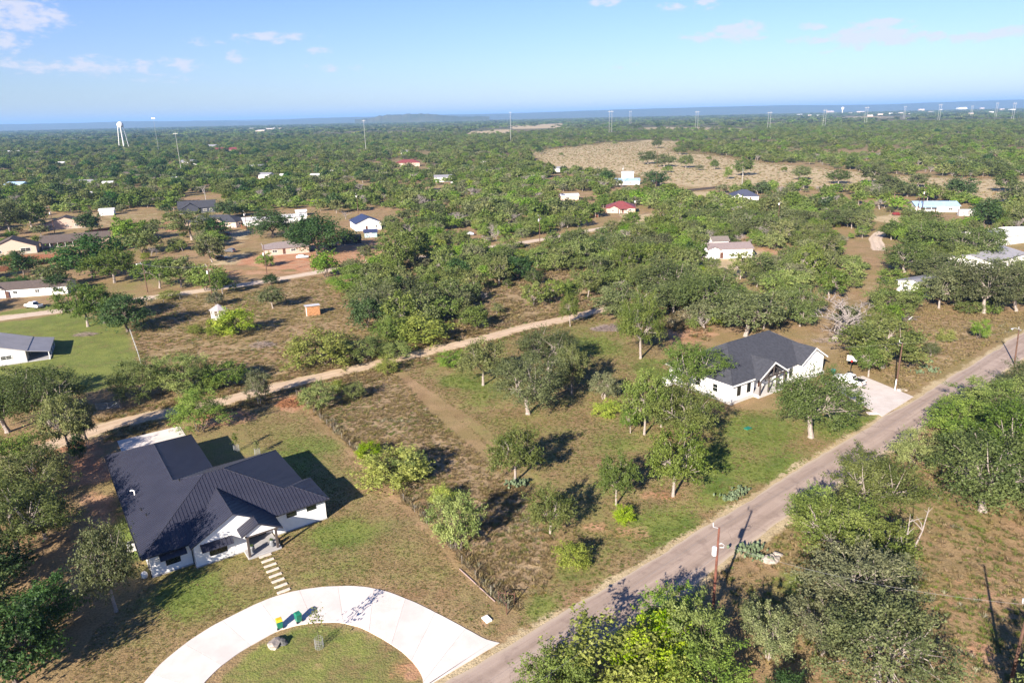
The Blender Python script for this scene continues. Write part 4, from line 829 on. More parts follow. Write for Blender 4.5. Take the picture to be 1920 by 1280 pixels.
# ------------------------------------------------ utility poles
pole_m = mat('creosote_pole', (.13, .075, .055), .9, .2, var=.2, scale=2); pole_r = mat('reddish_pole', (.17, .07, .05), .9, .2, var=.2, scale=2); steel_p = mat('pale_steel_pole', (.42, .41, .40), .6, .4)
poly_w = mat('transformer_enamel', (.70, .71, .72), .4, .4); ins_m = mat('insulator', (.5, .5, .52), .4, .5); wire_m = mat('wire_aluminium', (.24, .24, .25), .5, .4, .3)
def pole(label, b, h, m, trans=None, light=None, arm=False, lean=(0, 0), group=None, name='utility_pole', r=.16):
    T = empty(name, (b[0], b[1], 0), 0, label, 'utility pole', group)
    MB().tube([(0, 0, -.1), (lean[0]*.5, lean[1]*.5, h*.5), (lean[0], lean[1], h)], [r, r*.85, r*.65], 8).build('shaft', m, T)
    if trans is not None:
        z = h*trans; a = .38; MB().lathe([(.12, z-.62), (.24, z-.58), (.25, z+.28), (.2, z+.36), (.06, z+.4)], 12, (-a*.9, -.1)).build('transformer', poly_w, T)
        MB().tube([(-.05, 0, z+.55), (.35, -.1, z+.75), (.6, -.1, z+.55), (.58, -.1, z+.25), (.2, 0, z+.2)], .03, 5).build('bracket', poly_w, T)
    if arm: MB().box(-1.1, 1.1, -.06, .06, h-.35, h-.22).build('crossarm', m, T)
    MB().tube([(0, 0, h-.1), (-.35, 0, h+.02), (-.6, 0, h+.12), (-.62, 0, h+.55)], [.03, .03, .05, .07], 6).build('insulator', ins_m, T)
    if light:
        MB().tube([(0, 0, h-.3), (light[0]*.6, light[1]*.6, h+.15), (light[0], light[1], h+.1)], .05, 6).build('lamp_arm', galv, T)
        MB().lathe([(.05, h+.14), (.24, h+.08), (.28, h-.06), (.18, h-.12)], 10, (light[0], light[1])).build('lamp_head', galv, T)
    return (b[0], b[1], h)
P1 = pole('reddish utility pole with white transformer rising from mesquites by the road', G(1336, 1152), 10.4, pole_r, .76)
P2 = pole('dark timber utility pole beside the concrete driveway of the shingled house', G(1679, 731), 9.2, pole_m, None)
MB().cbox(-.3, -.14, -.24, -.1, .1, 2.2, .02).build('meter_pipe', white_tr, label='white meter conduit at the foot of the driveway pole', cat='conduit', loc=(*G(1679, 731), 0))
P3 = pole('timber pole with lamp arm at the bend of the verge across the road', G(1902, 683), 7.4, pole_m, None, (-1.5, .5), lean=(-.5, 0))
P4 = pole('brown utility pole standing in the bare red ground across the road', G(1888, 1310), 10.0, pole_m, None)
for px, h, lb, kw in [((398, 556), 9.5, 'leaning timber pole with transformer beside the gravel road and gazebo field', dict(trans=.8)), ((277, 548), 9.0, 'timber pole with lamp arm by the far left gravel road', dict(light=(-1.6, -.4))), ((501, 517), 10.5, 'slim brown pole with transformer in front of the bungalow', dict(trans=.72)), ((463, 432), 9, 'pole with white transformer before the white workshop', dict(trans=.85)), ((388, 389), 11, 'pale pole behind the dark gabled house', {}), ((103, 438), 12.5, 'dark pole with transformer between the brick cottage and the brown roof', dict(trans=.8)),
                      ((672, 402), 11, 'reddish pole behind the navy-roofed house', dict(trans=.9)), ((587, 335), 14, 'thin dark pole over the far white cars', {}), ((1168, 348), 14, 'thin pole with transformer in front of the pale blue roof', dict(trans=.85)), ((1230, 352), 10, 'thin pole by the round oaks at the dry field', {}), ((1191, 408), 10, 'pole with white transformer beside the maroon roof', dict(trans=.8)), ((1012, 455), 11, 'pole with transformer by the far gravel road', dict(trans=.85)), ((1390, 362), 15, 'pale pole behind the blue-charcoal cottage', {}),
                      ((1728, 402), 13, 'tall pole with transformer in front of the blue roofed house', dict(trans=.8, arm=True)), ((1720, 402), 9, 'short slanting pole beside the tall transformer pole', {}), ((1458, 425), 12, 'thin pole with transformer in the dense mesquites', dict(trans=.85)), ((1232, 314), 16, 'slim brown pole standing in the dry field', {}), ((1104, 318), 16, 'slim dark pole at the left side of the dry field', {})]:
    pole(lb, G(*px), h, pole_m if 'pale' not in lb else steel_p, **kw)
def wire(label, A, B, sag=.6, r=.010, n=16, group=None):
    A, B = np.array(A, float), np.array(B, float); pts = [A+(B-A)*s-np.array([0, 0, sag*4*s*(1-s)]) for s in np.linspace(0, 1, n)]
    MB().tube([q-A for q in pts], r, 4).build('power_line', wire_m, label=label, cat='wire', loc=tuple(A), fix=False, group=group)
e1 = ROADC[0]+nrm*4.2
wire('thin pale power line from the reddish pole along the road edge', P1, (*(np.array(P1[:2])-dirv*75), 10.2), .9)
wire('thin pale power line from the reddish pole to the lamp pole at the bend', P1, (*(np.array(P3[:2])), 7.2), 1.6)
wire('low phone line under the power line from the reddish pole', (P1[0], P1[1], 7.2), (*(np.array(P1[:2])-dirv*75), 7.0), .9)
wire('thin power line from the brown pole across the bare ground', (P4[0], P4[1], 9.9), (P1[0], P1[1], 8.6), 1.0)
wire('service wire from the driveway pole to the shingled house roof', P2, (r0[0]+22*math.cos(TR)-2*math.sin(TR), r0[1]+22*math.sin(TR)+2*math.cos(TR), 6.0), .5)
wire('service wire from the driveway pole over the road to the lamp pole', P2, P3, .6)
pa, pb = G(398, 556), G(277, 548)
wire('service wire between the two poles by the far gravel road', (*pa, 9.3), (*pb, 8.8), .6, .03)
# ------------------------------------------------ basketball hoop
p = G(1594, 701); BH = empty('basketball_hoop', (*p, 0), TR+rad(-60), 'portable basketball hoop with clear backboard beside the white pickup', 'basketball hoop')
MB().cbox(-.5, .5, .1, 1.0, 0, .22, .04).build('base', black_tr, BH); MB().tube([(0, .5, .2), (0, .45, 2.2), (0, .1, 3.0)], .06, 8).build('post', black_tr, BH)
bb = MB().cbox(-.9, .9, -.04, .02, 2.75, 3.85, .02); bo = bb.build('backboard', mat('backboard', (.55, .57, .58), .3, .4), BH)
m = MB()
for (x0, x1, z0, z1) in ((-.9, .9, 2.75, 2.82), (-.9, .9, 3.78, 3.85), (-.9, -.83, 2.82, 3.78), (.83, .9, 2.82, 3.78), (-.3, .3, 3.35, 3.4), (-.3, .3, 2.95, 3.0), (-.3, -.25, 3.0, 3.35), (.25, .3, 3.0, 3.35)): m.box(x0, x1, -.055, -.042, z0, z1)
m.build('marking', white_tr, bo); MB().tube([(.23*math.cos(a), -.3+.23*math.sin(a), 3.02) for a in np.linspace(0, 6.28, 13)], .015, 5).build('rim', mat('orange_rim', (.55, .13, .03), .5), BH)
MB().lathe([(.22, 3.0), (.15, 2.6)], 10, (0, -.3)).build('net', red_l, BH)
p = G(622, 466); UT = empty('utility_trailer', (*p, 0), rad(17), 'black flatbed trailer parked beside the gambrel shed', 'trailer')
MB().cbox(-2.2, 2.2, -.95, .95, .55, .68, .03).build('bed', black_tr, UT)
for q in ((-2.2, 2.2, -.95, -.9), (-2.2, 2.2, .9, .95), (-2.2, -2.15, -.9, .9)): MB().box(*q, .68, 1.15).build('side_rail', black_tr, UT)
MB().tube([(2.2, 0, .6), (3.4, 0, .5)], .05, 6).build('drawbar', black_tr, UT)
for s_ in (-1, 1): wheel(UT, -.3, s_*1.02, .33, .2, s_)
# ------------------------------------------------ gazebo, outhouse, gate
p = G(412, 596); GZ = empty('gazebo', (*p, 0), .3, 'small white gazebo with grey pointed roof beside a green shrub', 'gazebo')
MB().lathe([(2.1, 0), (2.1, .2)], 8).build('deck', white_tr, GZ)
V = [(2.5*math.cos(i*math.pi/4), 2.5*math.sin(i*math.pi/4), 2.4) for i in range(8)]+[(0, 0, 3.9), (0, 0, 2.35)]
MB().add(V, [(i, (i+1) % 8, 8) for i in range(8)]+[((i+1) % 8, i, 9) for i in range(8)]).build('roof', mat('grey_shingle', (.36, .33, .34), .9, .2, var=.15, scale=6), GZ)
for i in range(8):
    a = i*math.pi/4; MB().tube([(1.95*math.cos(a), 1.95*math.sin(a), .1), (1.95*math.cos(a), 1.95*math.sin(a), 2.45)], .1, 6).build('post', white_tr, GZ)
    a2 = a+math.pi/4; q0 = np.array([1.95*math.cos(a), 1.95*math.sin(a), 0]); q1 = np.array([1.95*math.cos(a2), 1.95*math.sin(a2), 0])
    if i != 5: MB().tube([q0+(0, 0, .9), q1+(0, 0, .9)], .05, 5).tube([q0+(0, 0, .35), q1+(0, 0, .35)], .04, 5).build('railing', white_tr, GZ)
    MB().tube([q0+(0, 0, 2.0), q0*.8+q1*.2+(0, 0, 2.28), (q0+q1)/2+(0, 0, 2.36), q0*.2+q1*.8+(0, 0, 2.28), q1+(0, 0, 2.0)], .06, 5).build('arch', white_tr, GZ)
p = G(575, 593); th_ = rad(22); SH = empty('pump_shed', (*p, 0), th_, 'small orange plywood shed with metal roof alone in the brown field', 'shed')
MB().box(0, 3.6, 0, 2.6, 0, 2.45).build('wall', orange_wd, SH)
for i in range(3): MB().slab([(-.2+i*1.34, -.3, 2.78), (1.12+i*1.34, -.3, 2.78), (1.12+i*1.34, 2.9, 2.5), (-.2+i*1.34, 2.9, 2.5)], .06).build('roof_panel', white_mt, SH)
MB().box(-.03, .02, .8, 1.7, .1, 2.1).build('door', grey_wd, SH); MB().box(.0, .14, -.04, .0, 0, 2.45).build('corner_board', white_tr, SH)
pa, pb = G(179, 770), G(227, 765); L = np.hypot(*(pb-pa)); GT = empty('farm_gate', (*pa, 0), math.atan2(pb[1]-pa[1], pb[0]-pa[0]), 'dark tubular farm gate in the brush behind the gravel lane', 'gate')
for z in (.25, .5, .75, 1.0, 1.3): MB().tube([(.15, 0, z), (L-.15, 0, z)], .03, 6).build('rail', galv, GT)
for x in (.15, L/2, L-.15): MB().tube([(x, 0, .2), (x, 0, 1.35)], .035, 6).build('upright', galv, GT)
MB().tube([(L/2, 0, .25), (L-.2, 0, 1.3)], .03, 6).build('brace', white_mt, GT)
for x in (0, L): MB().tube([(x, 0, -.05), (x, 0, 1.9)], .11, 8).build('post', grey_wd, GT)
# ------------------------------------------------ fences
steel = mat('fence_steel', (.24, .22, .20), .6, .4, .3)
def wire_fence(label, pl, step, h=1.2, m=steel, wires=4, post=.03, wr=.005):
    L = np.r_[0, np.cumsum(np.hypot(*np.diff(pl, axis=0).T))]; n = max(2, int(L[-1]/step)+1); q = resample(pl, n); F = empty('wire_fence', (*q[0], 0), 0, label, 'fence')
    base = MB().box(-post, post, -post, post, -.05, h); proto = make_mesh('post', base.v, base.f, m)
    for i in range(n): link('post', proto, F, loc=(q[i][0]-q[0][0], q[i][1]-q[0][1], 0))
    for z in np.linspace(.25, h-.1, wires): MB().tube([(a[0]-q[0][0], a[1]-q[0][1], z) for a in q], wr, 3).build('wire', m, F, fix=False)
    return F, q
wire_fence('wire fence on steel posts between the mown lawn and the tall brown grass', FENCE+np.array([.35, .25]), 3.4)
wire_fence('chain-link fence on pale posts along the green lawn beside the grey house', GP([(244, 622), (252, 645), (260, 668), (264, 682)]), 2.6, 1.3, galv, 7, .04, .012)
wire_fence('old wire fence along the far edge of the gazebo field', GP([(275, 572), (340, 562), (400, 556)]), 4, 1.1, grey_wd, 3, .06, .012)
pa, pb = G(862, 1064), G(950, 1152)
CB = empty('fence_brace', (*pb, 0), 0, 'rusty pipe corner brace where the wire fence meets the road', 'fence')
rust = mat('rusty_pipe', (.11, .055, .04), .8, .3)
for q in (pb-pb, G(935, 1128)-pb, G(965, 1131)-pb, G(948, 1128)-pb): MB().tube([(q[0], q[1], -.05), (q[0], q[1], 1.45)], .055, 8).build('post', rust, CB)
q = G(935, 1128)-pb; r_ = G(965, 1131)-pb; MB().tube([(q[0], q[1], 1.2), (0, 0, 1.2)], .045, 6).build('rail', rust, CB); MB().tube([(r_[0], r_[1], 1.2), (q[0], q[1], 1.2)], .045, 6).build('rail', rust, CB)
q0, q1 = G(862, 1067), G(928, 1128); MB().tube([(0, 0, .07), (*(q1-q0), .07)], .07, 6).build('long_pipe', mat('pinkish_pipe', (.34, .25, .23), .7), label='long pale pipe lying along the foot of the wire fence', cat='pipe', loc=(*q0, 0))
def picket_fence(label, a, b, h=1.8, m=red_wd, w=2.4):
    a, b = G(*a), G(*b); L = np.hypot(*(b-a)); n = max(2, int(L/w)); F = empty('privacy_fence', (*a, 0), math.atan2(b[1]-a[1], b[0]-a[0]), label, 'fence'); s = L/n
    pm_ = MB()
    for i in range(8): pm_.box(.02+i*(s-.04)/8, (i+1)*(s-.04)/8, -.02+.004*(i % 2), .01+.004*(i % 2), .04, h+.02*((i*7) % 3))
    proto = make_mesh('panel', pm_.v, pm_.f, m); po = MB().box(-.05, .05, .02, .12, -.05, h+.05); pp = make_mesh('post', po.v, po.f, galv)
    for i in range(n): link('panel', proto, F, loc=(i*s, 0, 0)); link('post', pp, F, loc=(i*s, 0, 0))
    link('post', pp, F, loc=(L, 0, 0))
picket_fence('cedar privacy fence with pale steel posts behind the tan brown-roofed wing', (160, 440), (262, 424))
picket_fence('cedar privacy fence in front of the tan brown-roofed house', (-20, 490), (110, 484)); picket_fence('long cedar privacy fence below the tan brown-roofed wing', (72, 498), (245, 464))
picket_fence('lower cedar fence on the near side of the sandy yard', (-20, 512), (38, 505))
picket_fence('short orange cedar fence beside the white workshop', (436, 424), (448, 421), 1.9); picket_fence('cedar gate panel at the left end of the white workshop', (452, 428), (464, 432), 1.9)
picket_fence('low reddish fence below the maroon-roofed stone house', (1088, 400), (1122, 408), 1.6); picket_fence('dark ranch fence at the near edge of the dry field', (1272, 361), (1350, 353), 1.5, dark_tim)
# ------------------------------------------------ wood pile, brush piles, saplings in cages, stumps
wpx = G(1695, 598); WP = empty('board_pile', (*wpx, 0), TR, 'pile of weathered grey boards in dry grass beyond the leaning oak', 'wood pile'); rr_ = random.Random(8)
for i in range(26):
    x, y = rr_.uniform(-2.6, 2.6), rr_.uniform(-2.2, 2.2); l = rr_.uniform(2.2, 4.6); a = rr_.uniform(-.5, .5)+(.0 if i % 4 else 1.4); z = .06+.045*i*(.6 if i > 8 else .3)
    o = MB().box(-l/2, l/2, -.11, .11, 0, .05).build('board', white_tr if i in (21, 25) else grey_wd, WP); o.location = (x, y, z); o.rotation_euler = (rr_.uniform(-.05, .05), rr_.uniform(-.1, .1), a)
def brush(name, label, p, rx, ry, h, n, m, seed, cat):
    rs = random.Random(seed); b = MB()
    for i in range(n):
        a = rs.uniform(0, 6.28); q = math.sqrt(rs.random()); x, y = rx*q*math.cos(a), ry*q*math.sin(a); zz = h*(1-q*q)*rs.random()+.04; l = rs.uniform(.5, 1.3); c = rs.uniform(0, 6.28)
        b.tube([(x-l*math.cos(c), y-l*math.sin(c), max(.02, zz-rs.uniform(0, .4))), (x, y, zz), (x+l*math.cos(c+.4), y+l*math.sin(c+.4), max(.02, zz+rs.uniform(-.3, .35)))], [.012, .035, .012], 3)
    b.build(name, m, label=label, cat=cat, loc=(*p, 0), fix=False)
dead_b = mat('dead_branch', (.30, .24, .21), .9, .2, var=.15); rust_b = mat('rust_brown_brush', (.30, .14, .07), .9, .2, var=.25)
brush('brush_pile', 'purplish-grey pile of cut branches on the grass by the end of the gravel lane', G(1144, 617), 4.6, 2.0, 1.3, 420, mat('purple_grey_branch', (.24, .19, .185), .9, var=.15), 4, 'brush pile')
brush('brush_pile', 'rust-brown heap of dead branches on red soil inside the lawn fence', G(548, 757), 2.6, 1.6, 1.1, 300, rust_b, 6, 'brush pile')
brush('brush_pile', 'grey brush heap in the brown field left of a bright mesquite', G(492, 648), 3.0, 2.0, 1.0, 200, dead_b, 7, 'brush pile')
brush('brush_pile', 'scatter of fallen grey twigs in dry grass behind the shingled house', G(1560, 640), 4.5, 2.5, .5, 160, dead_b, 9, 'brush pile')
brush('debris_heap', 'heap of grey limbs under the far left mesquites', G(160, 628), 3, 1.5, .8, 120, dead_b, 10, 'brush pile')
def cactus(label, p, n, s, seed, group=None):
    rs = random.Random(seed); b = MB()
    for i in range(n):
        x, y = rs.gauss(0, s*.35), rs.gauss(0, s*.28); z = rs.uniform(.0, .55)*s*.5; r_ = rs.uniform(.16, .27); a = rs.uniform(0, 3.14); t_ = rs.uniform(-.5, .5)
        ca, sa = math.cos(a), math.sin(a); V = []
        for k_, off in enumerate((-.03, .03)):
            for j in range(8):
                u = r_*.75*math.cos(j*math.pi/4); v = r_*math.sin(j*math.pi/4)
                V.append((x+u*ca-off*sa+v*t_*-sa, y+u*sa+off*ca+v*t_*ca, z+r_+v))
        b.add(V, [tuple(range(7, -1, -1)), tuple(range(8, 16))]+[(j, (j+1) % 8, 8+(j+1) % 8, 8+j) for j in range(8)])
    b.build('prickly_pear', mat('cactus_pad', (.13, .175, .095), .7, .3, var=.2), label=label, cat='cactus', loc=(*p, 0), fix=False, group=group)
for i, (x, y, n, s) in enumerate(((963, 910, 40, 1.6), (979, 909, 40, 1.6))): cactus('prickly pear clump at the foot of the windswept tree on bare soil', G(x, y), n, s, i, 'prickly pears under the windswept tree')
for i, (x, y, n, s) in enumerate(((1364, 937, 34, 1.7), (1378, 930, 40, 1.9), (1392, 922, 26, 1.4))): cactus('grey-green prickly pear clump on the verge beside the road', G(x, y), n, s, 20+i, 'prickly pears on the verge')
for i, (x, y, n, s) in enumerate(((1735, 690, 22, 1.5), (1750, 697, 24, 1.6), (1720, 700, 20, 1.5), (1742, 680, 20, 1.5))): cactus('prickly pear clump in dry grass beside the driveway pole', G(x, y), n, s, 40+i, 'prickly pears near the driveway pole')
for i, (x, y, n, s) in enumerate(((1397, 1037, 40, 1.9), (1413, 1030, 40, 1.9), (1421, 1049, 30, 1.7))): cactus('silvery prickly pear patch across the road from the transformer pole', G(x, y), n, s, 60+i, 'prickly pears across the road')
# ================================================================== TREES
LM = {'oak': leaf_mat('live_oak_leaves', (0.079, 0.100, 0.039), (0.143, 0.164, 0.067), (0.109, 0.143, 0.046)),
      'elm': leaf_mat('cedar_elm_leaves', (0.101, 0.125, 0.036), (0.185, 0.203, 0.069), (0.127, 0.172, 0.051)),
      'mesq': leaf_mat('mesquite_leaves', (0.133, 0.198, 0.046), (0.255, 0.316, 0.089), (0.164, 0.185, 0.067), .36),
      'lime': leaf_mat('bright_shrub_leaves', (0.198, 0.266, 0.046), (0.371, 0.409, 0.091), (0.228, 0.251, 0.061), .36),
      'dark': leaf_mat('dark_evergreen_leaves', (0.037, 0.070, 0.024), (0.070, 0.118, 0.039), (0.055, 0.085, 0.030)),
      'grey': leaf_mat('silvery_oak_leaves', (0.124, 0.139, 0.070), (0.228, 0.236, 0.124), (0.164, 0.170, 0.091)),
      'slim': None, 'bush': None}
bark = mat('grey_bark', (.34, .29, .26), .9, .2, var=.18, scale=6, bump=.3, bscale=10); bark_d = mat('dark_bark', (.15, .12, .10), .9, .2, var=.18, scale=6)
dead_m = mat('bleached_wood', (.31, .27, .25), .85, .2, var=.2, scale=5)
def leaf_quads(rs, C, N, size, tint):
    n = len(C); N = N/np.linalg.norm(N, axis=1)[:, None]
    r = rs.randn(n, 3); T = np.cross(N, r); T /= np.linalg.norm(T, axis=1)[:, None]+1e-9; B = np.cross(N, T)
    s = size*(.42+1.25*rs.rand(n)**1.6)[:, None]; a = s*.62; b = s*(.30+.15*rs.rand(n))[:, None]
    V = np.stack([C-T*a, C+B*b+N*a*.15, C+T*a, C-B*b+N*a*.1], 1).reshape(-1, 3)
    return V, np.arange(4*n).reshape(-1, 4), np.repeat(tint, 4, axis=0)
SHAPE = {  # z of crown bottom, centre, vertical radius up/down, clumps, clump radius, squash, stems
    'oak': dict(zc=.56, up=.42, dn=.30, nc=64, rc=(.085, .15), stems=1, th=.028, fork=.26, gap=.55),
    'elm': dict(zc=.58, up=.40, dn=.34, nc=52, rc=(.075, .14), stems=1, th=.024, fork=.30, gap=.45),
    'mesq': dict(zc=.52, up=.46, dn=.44, nc=62, rc=(.07, .14), stems=3, th=.018, fork=.12, gap=.45),
    'lime': dict(zc=.46, up=.50, dn=.46, nc=46, rc=(.09, .17), stems=4, th=.012, fork=.08, gap=.5),
    'dark': dict(zc=.54, up=.46, dn=.44, nc=60, rc=(.10, .17), stems=1, th=.024, fork=.18, gap=.6),
    'grey': dict(zc=.58, up=.40, dn=.40, nc=70, rc=(.07, .13), stems=2, th=.026, fork=.2, gap=.4)}
def gen_tree(kind, seed, nl, ls, branches=2):
    """unit tree: height 1, crown width 1; returns wood mesh, crown mesh"""
    S = SHAPE[kind]; rs = np.random.RandomState(seed)
    nc = S['nc'] if nl > 900 else (26 if nl > 300 else 12)
    k = np.array([rs.randn(3)*2.2 for _ in range(4)]); ph = rs.rand(4)*6.28
    D = rs.randn(nc*4, 3); D /= np.linalg.norm(D, axis=1)[:, None]; D = D[(D[:, 2] > -.75)]
    keep = [0]
    for i in range(1, len(D)):                              # spread clumps over the sphere
        if len(keep) >= nc: break
        if np.min(np.arccos(np.clip(D[keep]@D[i], -1, 1))) > 2.0/math.sqrt(nc) or rs.rand() < .25: keep.append(i)
    D = D[keep]; nc = len(D)
    lob = 1+.20*np.sin(D@k.T+ph).sum(1)/1.6
    q = (rs.rand(nc)**S['gap'])*.55+.45; q[: nc//6] *= .6
    rc = rs.uniform(*S['rc'], nc)*(1.0 if nl > 900 else (1.35 if nl > 300 else 1.9))
    C = np.c_[D[:, 0]*lob*q*(.5-rc*.5), D[:, 1]*lob*q*(.5-rc*.5), S['zc']+np.where(D[:, 2] > 0, S['up'], S['dn'])*D[:, 2]*lob*q*.92]
    C[:, 2] = np.clip(C[:, 2], rc*.5, 1.02-rc*.5)
    cnt = np.maximum(4, (nl*rc**1.7/np.sum(rc**1.7))).astype(int)
    ids = np.repeat(np.arange(nc), cnt); n = len(ids)
    d = rs.randn(n, 3); d /= np.linalg.norm(d, axis=1)[:, None]; d[:, 2] = np.where(d[:, 2] < -.3, d[:, 2]*.5, d[:, 2])
    rad_ = rs.rand(n)**.42
    hcr = rc[ids][:, None]
    tw = 1+.35*np.sin(d@(rs.randn(3, 3)*3)+ids[:, None])[:, :1]
    Pp = C[ids]+d*hcr*rad_[:, None]*tw*np.array([1.05, 1.05, .95])
    tw_n = 7; td = rs.randn(nc, tw_n, 3); td = td/np.linalg.norm(td, axis=2)[:, :, None]*.8+(D*np.array([1, 1, .6]))[:, None, :]*.75; ti = rs.randint(0, tw_n, n); on = rs.rand(n) < .55
    Pt = C[ids]+td[ids, ti]*hcr*(rs.rand(n)**.6)[:, None]*1.3+rs.randn(n, 3)*hcr*.13
    Pp[on] = Pt[on]
    stray = rs.rand(n) < .05; Pp[stray] += d[stray]*hcr[stray]*.55
    Pp[:, 2] = np.maximum(Pp[:, 2], .012)
    out = Pp-np.array([0, 0, S['zc']-.1]); out /= np.linalg.norm(out, axis=1)[:, None]
    N = .7*d+.4*out+np.array([0, 0, .15])+.75*rs.randn(n, 3)
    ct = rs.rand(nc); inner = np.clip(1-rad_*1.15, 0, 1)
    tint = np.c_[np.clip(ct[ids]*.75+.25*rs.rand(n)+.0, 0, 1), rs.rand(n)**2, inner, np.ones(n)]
    V, Fc, T = leaf_quads(rs, Pp, N, ls, tint)
    crown = make_mesh('crown_'+kind, V, Fc, LM[kind], tint=T)
    w = MB(); th = S['th']
    if branches:
        ns = S['stems']; groups = [[] for _ in range(5 if ns == 1 else ns*2)]
        ang = np.arctan2(C[:, 1], C[:, 0])
        for i in range(nc): groups[int((ang[i]+math.pi)/(2*math.pi)*len(groups)*.9999)].append(i)
        lean = rs.randn(2)*.03
        top = np.array([lean[0], lean[1], S['fork']])
        if ns == 1: w.tube([(0, 0, -.02), (0, 0, .04), top*np.array([.6, .6, .5]), top], [th*1.5, th*1.1, th*.95, th*.9], 7)
        for gi, gr in enumerate(groups):
            if not gr: continue
            cen = C[gr].mean(0)
            if ns > 1: b0 = np.array([.04*math.cos(gi*2.1), .04*math.sin(gi*2.1), -.02]); st = [b0, b0*2+np.array([0, 0, S['fork']])]
            else: st = [top*np.array([1, 1, .85]), top+np.array([0, 0, .02])]
            mid = st[-1]*.45+cen*.55+rs.randn(3)*.03; mid[2] = max(mid[2], .08)
            tip = cen*.9+st[-1]*.1
            w.tube([*st, mid, tip], [th*.75, th*.68, th*.42, th*.22], 5)
            if branches > 1:
                for i in gr:
                    e = C[i]; s0 = mid*.6+tip*.4 if rs.rand() < .6 else mid; m2 = (s0+e)/2+rs.randn(3)*.025
                    w.tube([s0, m2, e+d[i]*rc[i]*.7], [th*.3, th*.18, th*.07], 4, False)
    else:
        w.tube([(0, 0, -.02), (0, 0, S['zc'])], [th*1.2, th*.6], 4, False)
    wood = make_mesh('wood_'+kind, w.v, w.f, bark if kind in ('oak', 'elm', 'grey') else bark_d)
    return wood, crown
def gen_dead(seed, depth=6, spread=1.0):
    rs = random.Random(seed); w = MB()
    def grow(p, d, l, r, n):
        q = p+d*l*.5+np.array([rs.gauss(0, .06), rs.gauss(0, .06), rs.gauss(0, .04)])*l; e = q+(d+np.array([rs.gauss(0, .2), rs.gauss(0, .2), rs.gauss(0, .12)]))*l*.5
        w.tube([p, q, e], [r, r*.85, r*.62], 6 if n > 3 else 4, n <= 1)
        if n == 0: return
        for i in range(3 if n > 1 else 2):
            a = rs.uniform(0, 6.28); t_ = rs.uniform(.4, .95)*spread; v = np.array([math.cos(a), math.sin(a), rs.uniform(-.15, .45)])*t_+d*.75; v /= np.linalg.norm(v); s = e if i < 2 else q
            grow(s, v, l*rs.uniform(.58, .78), r*.62, n-1)
    grow(np.array([0, 0, -.02]), np.array([.05, .0, 1.0]), .30, .032, depth)
    V = np.array(w.v); V[:, :2] /= max(.01, 2*np.percentile(np.abs(V[:, :2]), 98)); V[:, 2] /= V[:, 2].max()
    V[:, 2] = np.maximum(V[:, 2], -.02)
    return make_mesh('dead_wood', V, w.f, dead_m)
HI = {kd: [gen_tree(kd, 100+i*7+len(kd), 14500, .0225, 2) for i in range(3)] for kd in ('oak', 'elm', 'mesq', 'grey')}
HI['lime'] = [gen_tree('lime', 300+i, 9500, .029, 2) for i in range(3)]; HI['dark'] = [gen_tree('dark', 400+i, 12500, .026, 2) for i in range(2)]
XHI = {kd: [gen_tree(kd, 640+i*7+len(kd), 25000, .0155, 2) for i in range(2 if kd in ('grey', 'oak', 'lime') else 1)] for kd in ('grey', 'oak', 'lime', 'elm', 'mesq')}
MID = {kd: [gen_tree(kd, 500+i*11+len(kd), 4600, .042, 2) for i in range(3)] for kd in ('oak', 'elm', 'mesq', 'grey', 'lime', 'dark')}
DEAD = [gen_dead(s) for s in (3, 8, 21)]
NAME = {'oak': ('live_oak_tree', 'tree'), 'elm': ('elm_tree', 'tree'), 'mesq': ('mesquite_tree', 'tree'), 'lime': ('leafy_shrub', 'shrub'), 'dark': ('evergreen_tree', 'tree'), 'grey': ('scrub_oak_tree', 'tree'), 'dead': ('dead_tree', 'tree')}
TREE_N = [0]; PLACED = []
def tree(kind, p, Wd, Hh, label, group=None, hi=True, seed=None, rot=None, lean=0.0, wood=None):
    rs = random.Random(seed if seed is not None else TREE_N[0]*13+5); TREE_N[0] += 1
    nm, ct = NAME[kind]
    if kind == 'lime' and Hh > 4.5: nm, ct = 'bright_mesquite_tree', 'tree'
    T = empty(nm, (p[0], p[1], 0), rs.uniform(0, 6.28) if rot is None else rot, label, ct, group)
    PLACED.append((p[0], p[1], Wd*.5))
    sc = (Wd*rs.uniform(.94, 1.06), Wd*rs.uniform(.94, 1.06), Hh)
    if kind == 'dead':
        o = link('trunk', DEAD[rs.randrange(3)], T); o.scale = (sc[0]*.95, sc[1]*.95, sc[2]); return T
    wo_, cr = rs.choice(XHI[kind] if (hi and Wd > 10.0 and kind in XHI and np.hypot(p[0], p[1]) < 150) else (HI[kind] if hi else MID[kind]))
    for n_, me in (('trunk' if ct == 'tree' else 'stems', wo_), ('crown' if ct == 'tree' else 'foliage', cr)):
        o = link(n_, me, T); o.scale = sc
    return T
